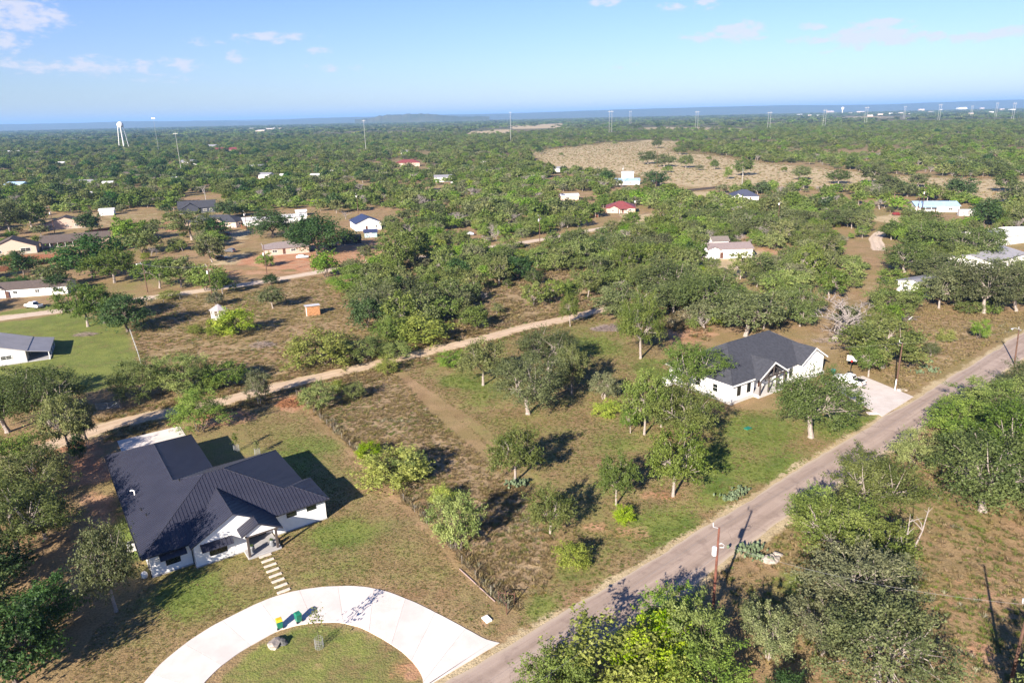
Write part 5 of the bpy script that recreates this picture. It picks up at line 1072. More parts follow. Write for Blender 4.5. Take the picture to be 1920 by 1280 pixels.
# kind, base x, base y, crown top y, crown width px, label            (all in photo pixels)
TREES = [
 ('oak', 990, 776, 656, 138, 'grey-green live oak with clear trunk standing alone in the mown lot'),
 ('oak', 1028, 692, 606, 122, 'dark rounded live oak with pale broken limb behind the grey-green oak'),
 ('elm', 1072, 738, 648, 68, 'olive young tree casting a dark shadow right of the rounded live oak'),
 ('elm', 906, 722, 632, 92, 'small round-headed tree with pale trunk by the green strip near the gravel lane'),
 ('mesq', 848, 686, 652, 56, 'low green bush left of the round-headed tree near the gravel lane'),
 ('elm', 1201, 672, 548, 92, 'tall two-tiered olive tree with long bare white trunk behind the lawn'),
 ('oak', 1176, 610, 524, 118, 'broad oak behind the tall two-tiered olive tree at the end of the gravel lane'),
 ('oak', 1312, 588, 504, 120, 'big dark oak above the pale dry grass left of the shingled roof'),
 ('oak', 1245, 560, 478, 110, 'spreading oak behind the big dark oak'), ('oak', 1262, 590, 520, 84, 'oak between the two-tiered olive tree and the big dark oak'),
 ('elm', 1069, 612, 546, 36, 'slender vine-clad tree at the edge of the gravel lane'),
 ('oak', 1398, 630, 560, 135, 'live oak just behind the left end of the charcoal roof'),
 ('elm', 1287, 738, 638, 128, 'tree with forked pale limbs shading the side wall of the shingled house'),
 ('oak', 1520, 820, 683, 168, 'full round live oak with thick trunk in the lawn of the shingled house'),
 ('elm', 1655, 690, 598, 150, 'yellow-olive spreading oak with pale leaning trunk beside the driveway pole'),
 ('elm', 1628, 706, 636, 62, 'thin white-trunked sapling beside the yellow-olive spreading oak'),
 ('oak', 1615, 676, 622, 58, 'dark green bushy tree left of the yellow-olive spreading oak'),
 ('elm', 1208, 815, 694, 84, 'tall olive elm with white lower trunk among a trio on the lawn'),
 ('elm', 1284, 822, 716, 132, 'yellowing elm with twisted trunk in the trio on the lawn'),
 ('elm', 1240, 800, 730, 80, 'brownish elm between the two others of the lawn trio'),
 ('elm', 1262, 930, 806, 118, 'olive elm with visible branches on pale soil before the bright green grass'),
 ('elm', 1155, 947, 853, 78, 'narrow elm with tapering crown above a round green bush'),
 ('elm', 1032, 1000, 913, 92, 'small elm with white trunk at the edge of the tall brown grass'),
 ('mesq', 861, 1033, 916, 88, 'bright green slim tree with white stem in the tall brown grass'),
 ('elm', 966, 903, 800, 104, 'windswept flat-topped tree throwing a long shadow over bare soil'),
 ('lime', 1139, 777, 745, 54, 'vivid green bush beneath a sparse young tree in the mown lot'),
 ('grey', 1132, 748, 698, 50, 'sparse grey young tree behind the vivid green bush'),
 ('elm', 1182, 812, 758, 38, 'small arching tree between the vivid bush and the lawn trio'),
 ('lime', 738, 906, 832, 118, 'large bright mesquite mound on the wire fence'),
 ('lime', 690, 858, 822, 48, 'yellow-green bush on the wire fence beside the large mesquite mound'),
 ('mesq', 772, 900, 838, 60, 'darker green flank bush of the large mesquite mound'),
 ('lime', 831, 945, 904, 46, 'pale yellow-green shrub in the tall brown grass'),
 ('lime', 1074, 1062, 1008, 62, 'bright yellow-green shrub near the road in the grass verge'),
 ('lime', 1169, 976, 944, 40, 'small round green bush at the foot of the narrow elm'),
 ('mesq', 598, 766, 712, 66, 'green mesquite bush at the top end of the wire fence'),
 ('mesq', 668, 748, 713, 38, 'round green bush in the brown grass below the gravel lane'),
 ('lime', 634, 736, 708, 28, 'little pale bush between two mesquite bushes below the gravel lane'),
 ('lime', 726, 698, 661, 42, 'pale yellow-green bush on the edge of the gravel lane'),
 ('lime', 610, 682, 602, 122, 'wide bright green mesquite above the gravel lane'),
 ('mesq', 690, 676, 622, 80, 'dark green thicket bush right of the wide bright mesquite'),
 ('lime', 786, 642, 577, 120, 'bright mesquite clump by the gravel lane with dark shaded side'),
 ('mesq', 735, 650, 585, 70, 'mid green bush between the two bright mesquites of the gravel lane'),
 ('mesq', 745, 672, 632, 60, 'low dark bush at the gravel lane edge between bright mesquites'),
 ('mesq', 378, 808, 720, 112, 'leaning mesquite with dark slanting trunk behind the rear apron'),
 ('grey', 486, 758, 694, 46, 'sparse pale young tree beside the gravel lane'),
 ('mesq', 268, 746, 662, 130, 'feathery mesquite clump above the gravel lane near the farm gate'),
 ('mesq', 340, 738, 655, 120, 'broad feathery mesquite right of the farm gate clump'),
 ('mesq', 412, 726, 668, 90, 'dark-based mesquite at the right end of the lane-side clump'),
 ('lime', 440, 628, 567, 72, 'vivid green shrub leaning over the gazebo'),
 ('lime', 405, 630, 592, 40, 'small vivid shrub in front of the gazebo'), ('lime', 368, 626, 604, 32, 'separate round vivid shrub left of the gazebo'),
 ('dark', 240, 622, 544, 104, 'dense dark green tree at the corner of the lawn and the gazebo field'),
 ('elm', 165, 612, 530, 90, 'olive tree left of the dense dark green tree'), ('elm', 195, 606, 534, 80, 'olive tree close against the dense dark green tree'),
 ('grey', 165, 840, 748, 42, 'thin grey-leaved dying tree at the gravel lane'), ('elm', 133, 850, 738, 92, 'shaggy tree over the red dirt behind the black-roofed house'), ('dark', 150, 862, 812, 36, 'dark ivy-covered stem on the red dirt'),
 ('oak', 95, 800, 676, 130, 'dark shaded oak behind the gravel lane at the edge of the green lawn'), ('oak', 15, 810, 700, 150, 'broad dark oak behind the red dirt yard'), ('elm', 40, 760, 690, 100, 'olive oak below the grey metal-roofed house'),
 ('elm', 62, 945, 838, 140, 'olive tree filling the gap behind the loose mesquite'), ('oak', 85, 1010, 925, 110, 'low oak at the edge of the shaded dirt track'), ('dark', -10, 1110, 1010, 150, 'dark tree between the shaded track and the evergreen mass'), ('mesq', 15, 920, 802, 170, 'loose mesquite overhanging the red dirt yard'), ('elm', 35, 1050, 905, 190, 'large olive tree beside the shaded dirt track'), ('elm', -30, 985, 890, 160, 'olive tree overlapping the dirt yard at its outer side'),
 ('oak', 218, 1146, 985, 104, 'tall leaning oak shading the corner of the black roof'),
 ('dark', 95, 1180, 1085, 110, 'dark low-branched tree in the shade left of the loop driveway'), ('dark', 30, 1280, 1130, 170, 'very dark evergreen mass left of the loop driveway'), ('oak', -30, 1200, 1080, 150, 'dark oak behind the very dark evergreen mass'), ('dark', 62, 1235, 1165, 90, 'small dark evergreen between the two dark trees by the loop driveway'),
 # across the road
 ('lime', 1130, 1290, 1168, 200, 'big bright mesquite thicket on the road edge below the reddish pole'), ('lime', 1220, 1255, 1150, 150, 'bright leafy mesquite in the thicket below the reddish pole'), ('mesq', 1300, 1240, 1112, 120, 'upright pale-tipped mesquite hiding the foot of the reddish pole'),
 ('mesq', 1255, 1185, 1100, 110, 'mesquite bush touching the asphalt beside the reddish pole'), ('mesq', 1060, 1330, 1215, 150, 'green mesquite at the near end of the roadside thicket'), ('mesq', 1330, 1310, 1200, 150, 'shaded mesquite in the middle of the roadside thicket'), ('lime', 1240, 1345, 1235, 150, 'leafy bush in front of the roadside thicket'),
 ('grey', 1440, 1235, 1140, 90, 'grey-leaved scrub tree with white snag beside the thicket'), ('dark', 1470, 1330, 1262, 80, 'dark low bush beneath the grey-leaved scrub tree'), ('grey', 1410, 1180, 1125, 60, 'silvery shrub behind the shaded pole foot'),
 ('grey', 1650, 1290, 1110, 250, 'large silvery scrub oak with many pale twigs across the road'), ('grey', 1600, 1170, 1020, 210, 'silvery scrub oak behind the largest silvery oak'), ('elm', 1560, 1060, 930, 170, 'olive oak at the far side of the silvery oaks'), ('mesq', 1520, 1010, 905, 90, 'feathery roadside tree with thin branches'),
 ('elm', 1620, 985, 845, 170, 'wispy olive tree beside the road before the round bush'), ('elm', 1640, 1090, 975, 150, 'olive scrub oak beside the bleached snag'), ('grey', 1540, 1225, 1120, 120, 'twiggy grey oak at the edge of the grassy gap'),
 ('snag', 1692, 1092, 955, 70, 'bleached white dead snag beside the silvery oaks'),
 ('mesq', 1708, 878, 802, 78, 'round green bush between the road and the leaning oak'),
 ('oak', 1842, 958, 800, 235, 'great live oak with pale leaning trunk across the road'), ('elm', 1900, 905, 750, 200, 'wide oak behind the leaning-trunk oak'), ('mesq', 1800, 835, 750, 120, 'dark oak behind the round bush across the road'), ('mesq', 1850, 790, 700, 150, 'bright green oak in the row along the road'), ('oak', 1930, 770, 676, 140, 'oak at the far end of the roadside row'),
 ('mesq', 1785, 800, 742, 90, 'small tree leaning over the asphalt before the roadside oak row'), ('oak', 1960, 860, 770, 180, 'oak behind the roadside row'), ('oak', 1985, 1000, 880, 150, 'oak beyond the great leaning live oak'), ('elm', 1995, 1420, 1240, 200, 'tree casting its shadow over the red ground'),
 # around the shingled house and the dry slope
 ('dead', 1563, 638, 536, 165, 'large bleached dead tree with sprawling limbs behind the shingled house'), ('oak', 1505, 596, 530, 70, 'scrubby oak behind the bleached dead tree'), ('mesq', 1612, 648, 600, 44, 'green bush at the foot of the bleached dead tree'), ('elm', 1640, 640, 575, 60, 'olive scrub right of the bleached dead tree'),
 ('lime', 1772, 642, 612, 32, 'small round bush on the dry slope'), ('mesq', 1835, 636, 594, 34, 'upright green bush on the dry slope'), ('oak', 1745, 668, 640, 32, 'dark little bush beside the yellow-olive oak'),
 ('oak', 1845, 587, 484, 118, 'great spreading oak over the white block building'), ('oak', 1790, 572, 492, 84, 'oak crown over the near end of the white block building'), ('oak', 1760, 578, 508, 66, 'oak leaning over the corner of the white block building'), ('oak', 1905, 584, 500, 90, 'oak right of the great spreading oak beside the pale drive'), ('oak', 1762, 540, 474, 100, 'wide oak left of the great spreading oak'), ('oak', 1890, 550, 478, 90, 'dense oak behind the great spreading oak'), ('mesq', 1815, 588, 560, 40, 'low bush at the trunk of the great spreading oak'), ('mesq', 1862, 590, 568, 28, 'small bush right of the great spreading oak trunk'),
 ('oak', 1696, 512, 450, 84, 'broad oak beside the curved drive'), ('oak', 1752, 474, 414, 92, 'big oak below the blue-roofed house'), ('oak', 1815, 492, 432, 96, 'oak between the big oak and the white metal building'), ('mesq', 1670, 590, 520, 90, 'dense green mesquite above the board pile'),
 # far left yards
 ('dark', 596, 478, 400, 116, 'large dark oak beside the gambrel shed'), ('dark', 560, 470, 408, 60, 'dark oak half behind the large yard oak'), ('dark', 512, 446, 398, 82, 'wide dark oak in front of the white workshop'),
 ('elm', 398, 492, 440, 56, 'round olive tree beside the parked cars'), ('dark', 175, 520, 430, 120, 'dark tree in front of the brown-roofed wing'), ('elm', 215, 530, 462, 100, 'olive tree with dark trunk in the left yards'), ('oak', 100, 540, 494, 60, 'dark round tree in front of the white mobile home'), ('dark', 45, 515, 474, 60, 'dense dark tree beyond the white mobile home'),
 ('elm', 300, 540, 480, 80, 'olive tree between the lamp pole and the transformer pole'), ('elm', 340, 538, 482, 70, 'white-stemmed olive tree by the far gravel road'), ('mesq', 388, 545, 492, 60, 'green tree at the transformer pole'), ('elm', 418, 552, 508, 40, 'small tree by the transformer pole'), ('lime', 320, 560, 540, 44, 'yellow-green bush at the gravel road edge'), ('dark', 508, 534, 512, 30, 'round dark bush at the gravel road edge'),
 ('mesq', 612, 520, 462, 52, 'small roadside tree left of the russet tree'), ('elm', 686, 490, 460, 30, 'little russet-green tree in the mown yard'), ('elm', 750, 514, 430, 84, 'tall white-stemmed elm at the gravel road'), ('elm', 775, 500, 420, 70, 'elm right of the white-stemmed elm'), ('mesq', 500, 500, 470, 36, 'small green tree before the bungalow'), ('dark', 428, 408, 372, 48, 'dark tree between the two charcoal roofs and the workshop'),
 ('elm', 360, 450, 408, 90, 'olive oak in front of the charcoal hip roof'), ('dark', 405, 448, 418, 60, 'dark oak at the corner of the charcoal hip roof'), ('dark', 172, 436, 392, 44, 'dark tree beside the brick cottage'), ('oak', 60, 428, 372, 60, 'yard tree with bare trunk left of the brick cottage'), ('oak', 20, 440, 370, 80, 'dark oak cluster by the sandy yard'), ('mesq', 270, 475, 420, 70, 'feathery tree at the end of the cedar fence'), ('mesq', 235, 455, 400, 50, 'narrow green tree by the cedar fence'),
 ('oak', 718, 600, 530, 90, 'dark oak in the brown field above the gravel lane'), ('elm', 700, 585, 510, 100, 'olive oak on the fence line of the brown field'), ('dark', 745, 570, 515, 50, 'dark green round tree behind the olive field oak'), ('mesq', 650, 545, 505, 80, 'green thicket tree at the brown field corner'),
 # lone trees of the dry field
 ('oak', 1231, 278, 258, 20, 'single dark oak in the middle of the dry field'), ('oak', 1215, 308, 283, 36, 'oak clump beside the slim field pole'), ('oak', 1245, 313, 292, 34, 'lower oak right of the slim field pole'), ('oak', 1286, 315, 288, 30, 'paired oaks in the dry field'), ('oak', 1340, 318, 298, 14, 'small lone oak in the dry field'), ('oak', 1393, 330, 295, 36, 'tall oak pair at the near edge of the dry field'), ('oak', 1275, 290, 274, 24, 'oak at the wood edge of the dry field'), ('elm', 1365, 336, 313, 16, 'young tree near the dry field edge'),
 ('dark', 1230, 350, 320, 44, 'round dark oaks by the small open shed'), ('dark', 1138, 342, 318, 34, 'dark round oak left of the pale blue roof'), ('oak', 1502, 338, 310, 30, 'round oak in the right part of the dry field'), ('oak', 1572, 345, 320, 38, 'slanting oak in the right part of the dry field'), ('oak', 1635, 345, 315, 50, 'wide oak at the wood edge of the right field'), ('oak', 1665, 358, 333, 44, 'oak below the wide wood-edge oak'), ('oak', 1720, 352, 325, 40, 'oak in line along the right field'),
 ('oak', 1885, 360, 325, 50, 'oak at the far end of the right field'), ('oak', 1905, 385, 350, 60, 'dark oak near the far end of the right field'), ('dark', 1800, 372, 345, 60, 'round oak behind the grey caravan'), ('dark', 1845, 425, 368, 56, 'tall oak right of the grey caravan'),
]
for (kd, x, y, ty, wpx, lb) in TREES:
    if kd == 'snag':
        b = G(x, y); h_ = height_from(b, ty); T = empty('dead_tree', (*b, 0), 0, lb, 'tree'); m = MB(); rs_ = random.Random(4)
        for (sx_, sy_, hh) in ((1.9, .5, 1.0), (-.3, .2, .93), (-1.4, -.3, .72)):
            P_ = [np.array([sx_*t_**1.3, sy_*t_, h_*hh*t_])+np.array([rs_.gauss(0, .12), rs_.gauss(0, .12), 0])*(t_ > 0) for t_ in (0, .2, .45, .7, .88, 1)]
            m.tube(P_, [.17, .14, .10, .07, .045, .02], 7)
            for q in (2, 3, 4):
                for _ in range(2): e_ = P_[q]+np.array([rs_.gauss(0, .7), rs_.gauss(0, .7), rs_.uniform(.4, 1.5)]); m.tube([P_[q], (P_[q]+e_)/2+np.array([rs_.gauss(0, .15), 0, 0]), e_], [.06, .04, .012], 5)
        m.build('trunk', dead_m, T); continue
    b = G(x, y); Hh = height_from(b, ty); Wd = wpx*depth((b[0], b[1], Hh*.6))/F_PX
    Hh = max(.7, Hh-0.15*Wd*.5) if kd in ('oak', 'elm', 'dark', 'grey') else max(.7, Hh-.12*Wd)   # far rim of the crown stands higher in the picture
    if kd in ('oak', 'dark'): Hh = max(Hh, .66*Wd)
    if kd in ('grey', 'elm'): Hh = max(Hh, .6*Wd)
    d_ = np.hypot(*b)
    tree(kd, b, Wd, Hh, lb, hi=(d_ < 190 or wpx > 75))
# broken limb stub under the rounded live oak
sb = G(1030, 690); MB().tube([(0, 0, 0), (.05, 0, 1.6), (0, 0, 3.0)], [.28, .24, .2], 8).tube([(0, 0, 1.7), (.9, .1, 2.0), (1.5, .1, 2.3)], [.16, .13, .1], 6).build('tree_stump', dead_m, label='pale broken trunk with a side limb under the rounded live oak', cat='stump', loc=(sb[0]-.3, sb[1]-2.2, 0))
# caged saplings
def sapling(label, p, h, seed, cage=1.1):
    rs = np.random.RandomState(seed); T = empty('sapling', (*p, 0), 0, label, 'sapling')
    MB().tube([(0, 0, -.02), (.03, 0, h*.5), (0, .03, h)], [.035, .025, .01], 5).build('trunk', bark_d, T)
    n = 260; z = rs.rand(n)**.8; C = np.c_[rs.randn(n)*.20*h*.55*(1.1-z*.6), rs.randn(n)*.20*h*.55*(1.1-z*.6), h*(.42+.58*z)]
    V, Fc, tt_ = leaf_quads(rs, C, rs.randn(n, 3)+np.array([0, 0, .6]), .17, np.c_[rs.rand(n), rs.rand(n)**2, rs.rand(n), np.ones(n)])
    link('crown', make_mesh('crown', V, Fc, LM['elm'], tint=tt_), T)
    c = MB()
    for zz in np.linspace(.05, cage, 6): c.tube([(.42*math.cos(a), .42*math.sin(a), zz) for a in np.linspace(0, 6.283, 15)], .012, 3, False)
    for a in np.linspace(0, 6.283, 15)[:-1]: c.tube([(.42*math.cos(a), .42*math.sin(a), 0), (.42*math.cos(a), .42*math.sin(a), cage)], .012, 3, False)
    c.build('wire_cage', galv, T, fix=False)
sapling('young caged tree on the driveway island casting a long thin shadow', G(599, 1213), 4.6, 1)
sapling('young caged tree behind the black roof near the rear apron', G(444, 846), 3.2, 2); sapling('second caged sapling nearer the black roof ridge behind the house', G(483, 852), 2.4, 3)
# ================================================================== THE WOODS: scattered trees
def ring_clear():
    C = []
    def add(poly, keep): C.append((GP(poly), keep))
    add([(-900, 2400), (-900, 830), (0, 800), (180, 785), (260, 750), (480, 715), (700, 690), (985, 612), (1130, 588), (1140, 560), (1260, 600), (1330, 650), (1480, 640), (1560, 650), (1640, 700), (1700, 735), (1920, 610), (2600, 400), (2900, 2400)], 0)
    add([(-40, 770), (-60, 610), (0, 560), (150, 545), (262, 560), (300, 620), (280, 700), (200, 740)], 0)
    add([(250, 700), (235, 610), (290, 555), (480, 525), (620, 505), (670, 545), (735, 640), (600, 700), (300, 750)], .02)
    add([(130, 580), (240, 500), (300, 478), (400, 468), (480, 432), (560, 418), (650, 412), (722, 420), (740, 452), (785, 478), (640, 510), (480, 530), (280, 560)], .0)
    add([(-40, 600), (-40, 450), (60, 400), (200, 398), (330, 408), (460, 405), (450, 440), (300, 470), (240, 500), (130, 580)], .10)
    add([(325, 400), (345, 362), (420, 365), (440, 420), (350, 430)], 0)
    add([(450, 425), (455, 402), (600, 388), (600, 415), (550, 425)], 0)
    add([(655, 440), (660, 395), (730, 398), (730, 440)], 0)
    add([(1000, 300), (985, 284), (1135, 267), (1225, 262), (1290, 265), (1262, 285), (1335, 290), (1440, 305), (1605, 320), (1705, 330), (1865, 335), (2000, 330), (2000, 390), (1915, 390), (1745, 372), (1690, 352), (1575, 358), (1510, 352), (1355, 360), (1272, 362), (1195, 336), (1110, 324), (1022, 314)], .01)
    add([(1320, 500), (1318, 470), (1395, 462), (1450, 470), (1400, 515), (1370, 535), (1335, 515)], .02)
    add([(1128, 425), (1128, 392), (1210, 390), (1250, 400), (1240, 420), (1160, 432)], 0)
    add([(1365, 385), (1365, 365), (1430, 365), (1430, 385)], 0); add([(1265, 372), (1265, 352), (1355, 352), (1355, 374)], 0)
    add([(1630, 475), (1625, 400), (1695, 398), (1705, 425), (1665, 445), (1660, 475)], 0); add([(1560, 495), (1600, 450), (1700, 455), (1690, 500)], .03)
    add([(1712, 410), (1712, 385), (1820, 385), (1830, 425), (1730, 425)], 0); add([(1860, 470), (1860, 440), (2000, 430), (2000, 520), (1850, 520)], 0)
    add([(1640, 700), (1690, 600), (1735, 565), (1920, 590), (2100, 540), (2100, 600), (1920, 625), (1700, 740)], 0)
    add([(1140, 350), (1140, 328), (1250, 328), (1250, 356)], .0); add([(1035, 380), (1035, 362), (1090, 362), (1090, 382)], 0); add([(1015, 330), (1015, 312), (1050, 312), (1050, 330)], .1)
    add([(780, 365), (780, 338), (850, 345), (850, 362)], .1); add([(960, 470), (1100, 435), (1130, 440), (1100, 452), (970, 478)], .05)
    add([(870, 256), (880, 244), (960, 240), (1060, 230), (1050, 242), (960, 254)], .06); add([(1195, 246), (1200, 236), (1420, 238), (1420, 247)], .12); add([(1560, 224), (1560, 217), (1710, 217), (1710, 224)], .05)
    add([(820, 450), (820, 432), (900, 432), (905, 450)], 0); add([(735, 318), (735, 300), (800, 300), (800, 318)], 0)
    add([(1465, 645), (1495, 565), (1560, 505), (1640, 480), (1725, 505), (1700, 600), (1640, 695)], .28)
    add([(780, 640), (760, 560), (900, 520), (1060, 510), (1130, 560), (985, 612)], .6)
    add([(1380, 560), (1400, 480), (1480, 470), (1480, 540)], .5)
    return C
CLR = ring_clear()
def keep_prob(P):
    k = np.ones(len(P))
    for poly, kp in CLR:
        b0, b1 = poly.min(0), poly.max(0); s = np.where((P[:, 0] > b0[0]) & (P[:, 0] < b1[0]) & (P[:, 1] > b0[1]) & (P[:, 1] < b1[1]))[0]
        if len(s): ins = inside_dist(P[s], poly) > 0; k[s[ins]] = np.minimum(k[s[ins]], kp)
    return k
rsw = np.random.RandomState(77)
def band(y0, y1, cell, wid):
    xs_ = np.arange(-wid*y1, wid*y1, cell); ys_ = np.arange(y0, y1, cell); a, b = np.meshgrid(xs_, ys_); P = np.c_[a.ravel(), b.ravel()]
    P += (rsw.rand(*P.shape)-.5)*cell*.95; P = P[(np.abs(P[:, 0]) < wid*P[:, 1]+90)]
    return P
B1 = band(165, 340, 5.0, .86); B2 = band(340, 800, 6.9, .86); B3 = band(800, 2500, 13, .86); B4 = band(2500, 9000, 52, .84)
def thin(P, dens, clump, seed):
    k = keep_prob(P); n = fnoise(P, clump, seed); k = k*np.clip((n-dens)*5+.5, .04, 1); return P[rsw.rand(len(P)) < k]
B1 = thin(B1, .36, 20, 1); B2 = thin(B2, .36, 44, 2); B3 = thin(B3, .35, 140, 3); B4 = thin(B4, .36, 700, 4)
for pl, h in ((LANE, 4.2), (LANE2, 8.5), (ROADC, 6)): B1 = B1[line_dist(B1, pl) > h]
pl_ = np.array(PLACED)
B1 = B1[[np.all(np.hypot(pl_[:, 0]-q[0], pl_[:, 1]-q[1]) > pl_[:, 2]*.8+.8) for q in B1]]
KN = ['oak', 'elm', 'mesq', 'grey', 'lime', 'dark']
def kinds(P, seed):
    """species grow in stands: mesquite in drifts, oaks between, some silvery and dead scrub"""
    m = fnoise(P, 38, seed+20); o = fnoise(P, 55, seed+40); r = rsw.rand(len(P)); K = np.empty(len(P), int)
    left = np.clip((-P[:, 0]-.10*P[:, 1])/(.35*P[:, 1]), 0, 1)
    K[:] = np.where(m+(r-.5)*.45 > .47, 2, np.where(o+(r-.5)*.5 > .47, 0, 1))
    r2 = rsw.rand(len(P)); K = np.where((r2 < .12), 3, K); K = np.where((r2 > .94) & (K == 2), 4, K); K = np.where((r2 > .985-left*.25) & (K < 2), 5, K)
    return K
def sizes(P, K, far=1.0):
    n = len(P); base = np.array([8.2, 7.0, 6.4, 6.2, 5.2, 8.0])[K]; Wd = base*(.42+.9*rsw.rand(n)**1.3)*far; asp = np.array([.72, .95, .78, .78, .74, .90])[K]*(.85+.3*rsw.rand(n)); return Wd, np.clip(Wd*asp/far**.65, 2.0, 12.5)
# --- the largest of them stand as single trees
K1 = kinds(B1, 1); W1, H1 = sizes(B1, K1)
px = np.array([pix((q[0], q[1], 3.0)) for q in B1]); inview = (px[:, 0] > -30) & (px[:, 0] < 1950) & (px[:, 1] < 1300)
app = W1*H1/np.array([depth((q[0], q[1], 3.0)) for q in B1])**2; app[~inview] = 0
NIND = max(0, 296-len(TREES)); order = np.argsort(-app)[:NIND]; chosen = np.zeros(len(B1), bool); chosen[order] = True
ZL = {'mesq': 'feathery green mesquite in the thicket', 'oak': 'rounded live oak in the thicket', 'elm': 'olive-leaved elm in the thicket', 'grey': 'silvery twiggy scrub oak in the thicket', 'lime': 'bright yellow-green mesquite in the thicket', 'dark': 'dark evergreen tree in the thicket'}
for i in np.where(chosen)[0]:
    x = px[i, 0]; kd = KN[K1[i]]
    zone = ('between the gravel lane and the far gravel road', 'thicket between the gravel roads') if x < 1150 else (('left of the white house with gravel forecourt', 'thicket by the gravel forecourt') if x < 1330 else (('behind the shingled house and its dead tree', 'thicket behind the shingled house') if x < 1720 else ('around the white metal buildings', 'thicket round the metal buildings')))
    if x < 250: zone = ('around the left house yards', 'thicket round the left yards')
    if kd in ('mesq', 'oak') and rsw.rand() < .045: tree('dead', B1[i], W1[i]*.8, H1[i]*.85, 'bare grey dead tree in the thicket '+zone[0], 'dead trees in the '+zone[1], False, seed=1000+int(i))
    else: tree(kd, B1[i], W1[i], H1[i], ZL[kd]+' '+zone[0], kd.replace('lime', 'bright mesquite').replace('mesq', 'mesquite').replace('bright mesquiteuite', 'bright mesquite')+' trees, '+zone[1], False, seed=1000+int(i))
# --- everything smaller or farther: one woods object per distance
def proto_collection(name, metas):
    c = bpy.data.collections.new(name)
    for i, (wo_, cr) in enumerate(metas):
        if wo_ is None: me = cr
        else:
            bm = bmesh.new(); bm.from_mesh(cr); bm.faces.ensure_lookup_table(); nf = len(bm.faces); bm.from_mesh(wo_); bm.faces.ensure_lookup_table()
            for f in bm.faces[nf:]: f.material_index = 1
            me = bpy.data.meshes.new('%s_%02d' % (name, i)); bm.to_mesh(me); bm.free(); me.materials.append(cr.materials[0]); me.materials.append(wo_.materials[0])
        o = bpy.data.objects.new('%s_%02d' % (name, i), me); c.objects.link(o)
    return c
def scatter(name, label, P, rotz, scl, idx, coll, cat=None, z=None, kind='stuff'):
    n = len(P); V = np.c_[P, np.zeros(n) if z is None else z].astype(np.float32)
    me = bpy.data.meshes.new(name); me.vertices.add(n); me.vertices.foreach_set('co', V.ravel())
    a = me.attributes.new('rot', 'FLOAT_VECTOR', 'POINT'); a.data.foreach_set('vector', np.c_[np.zeros(n), np.zeros(n), rotz].astype(np.float32).ravel())
    a = me.attributes.new('scl', 'FLOAT_VECTOR', 'POINT'); a.data.foreach_set('vector', np.asarray(scl, np.float32).ravel())
    a = me.attributes.new('idx', 'INT', 'POINT'); a.data.foreach_set('value', np.asarray(idx, np.int32))
    o = link(name, me, label=label, kind=kind)
    if cat: o['category'] = cat
    ng = bpy.data.node_groups.new(name, 'GeometryNodeTree'); ng.interface.new_socket('Geometry', in_out='INPUT', socket_type='NodeSocketGeometry'); ng.interface.new_socket('Geometry', in_out='OUTPUT', socket_type='NodeSocketGeometry')
    N = ng.nodes; gi = N.new('NodeGroupInput'); go = N.new('NodeGroupOutput'); ip = N.new('GeometryNodeInstanceOnPoints'); ci = N.new('GeometryNodeCollectionInfo')
    ci.inputs['Collection'].default_value = coll; ci.inputs['Separate Children'].default_value = True; ci.inputs['Reset Children'].default_value = True
    def at_(nm, ty):
        q = N.new('GeometryNodeInputNamedAttribute'); q.data_type = ty; q.inputs['Name'].default_value = nm; return q.outputs['Attribute']
    ng.links.new(gi.outputs[0], ip.inputs['Points']); ng.links.new(ci.outputs[0], ip.inputs['Instance']); ip.inputs['Pick Instance'].default_value = True
    ng.links.new(at_('idx', 'INT'), ip.inputs['Instance Index'])
    e2r = N.new('FunctionNodeEulerToRotation'); ng.links.new(at_('rot', 'FLOAT_VECTOR'), e2r.inputs[0]); ng.links.new(e2r.outputs[0], ip.inputs['Rotation'])
    ng.links.new(at_('scl', 'FLOAT_VECTOR'), ip.inputs['Scale']); ng.links.new(ip.outputs[0], go.inputs[0])
    md = o.modifiers.new('scatter', 'NODES'); md.node_group = ng
    return o
c1 = proto_collection('near_wood', [MID[k][v] for k in KN for v in range(3)]+[(None, DEAD[0]), (None, DEAD[1])])
LOW = {k: [gen_tree(k, 700+i*5+len(k), 1100, .085, 0) for i in range(2)] for k in KN}
c2 = proto_collection('mid_wood', [LOW[k][v] for k in KN for v in range(2)]+[(None, DEAD[2])])
FAR = {k: [gen_tree(k, 900+i*5+len(k), 260, .19, 0)[1] for i in range(2)] for k in KN}
c3 = proto_collection('far_wood', [(None, FAR[k][v]) for k in KN for v in range(2)])
def scat_woods(name, label, P, W_, H_, K, coll, nv, dead_i=None, dead_p=0):
    idx = K*nv+rsw.randint(0, nv, len(P)); s = np.c_[W_*(.93+.14*rsw.rand(len(P))), W_*(.93+.14*rsw.rand(len(P))), H_]
    if dead_i is not None:
        d_ = rsw.rand(len(P)) < dead_p; idx[d_] = dead_i; s[d_] *= .85
    scatter(name, label, P, rsw.rand(len(P))*6.283, s, idx, coll)
r1 = B1[~chosen]; scat_woods('near_woods', 'thicket of small mesquites and oaks beyond the two gravel roads', r1, W1[~chosen], H1[~chosen], K1[~chosen], c1, 3, 18, .08)
# low scrub under the thicket edge
K2 = kinds(B2, 5); W2, H2 = sizes(B2, K2, 1.12); scat_woods('middle_woods', 'continuous mixed green woods round the dry field', B2, W2, H2, K2, c2, 2, 12, .085)
K3 = kinds(B3, 9); W3, H3 = sizes(B3, K3, 1.4); scat_woods('far_woods', 'far grey-green oak woods towards the horizon', B3, W3, H3, K3, c2, 2)
K4 = kinds(B4, 13); W4, H4 = sizes(B4, K4, 4.2); scat_woods('horizon_woods', 'bluish woods just below the horizon', B4, W4, H4*.9, K4, c3, 2)
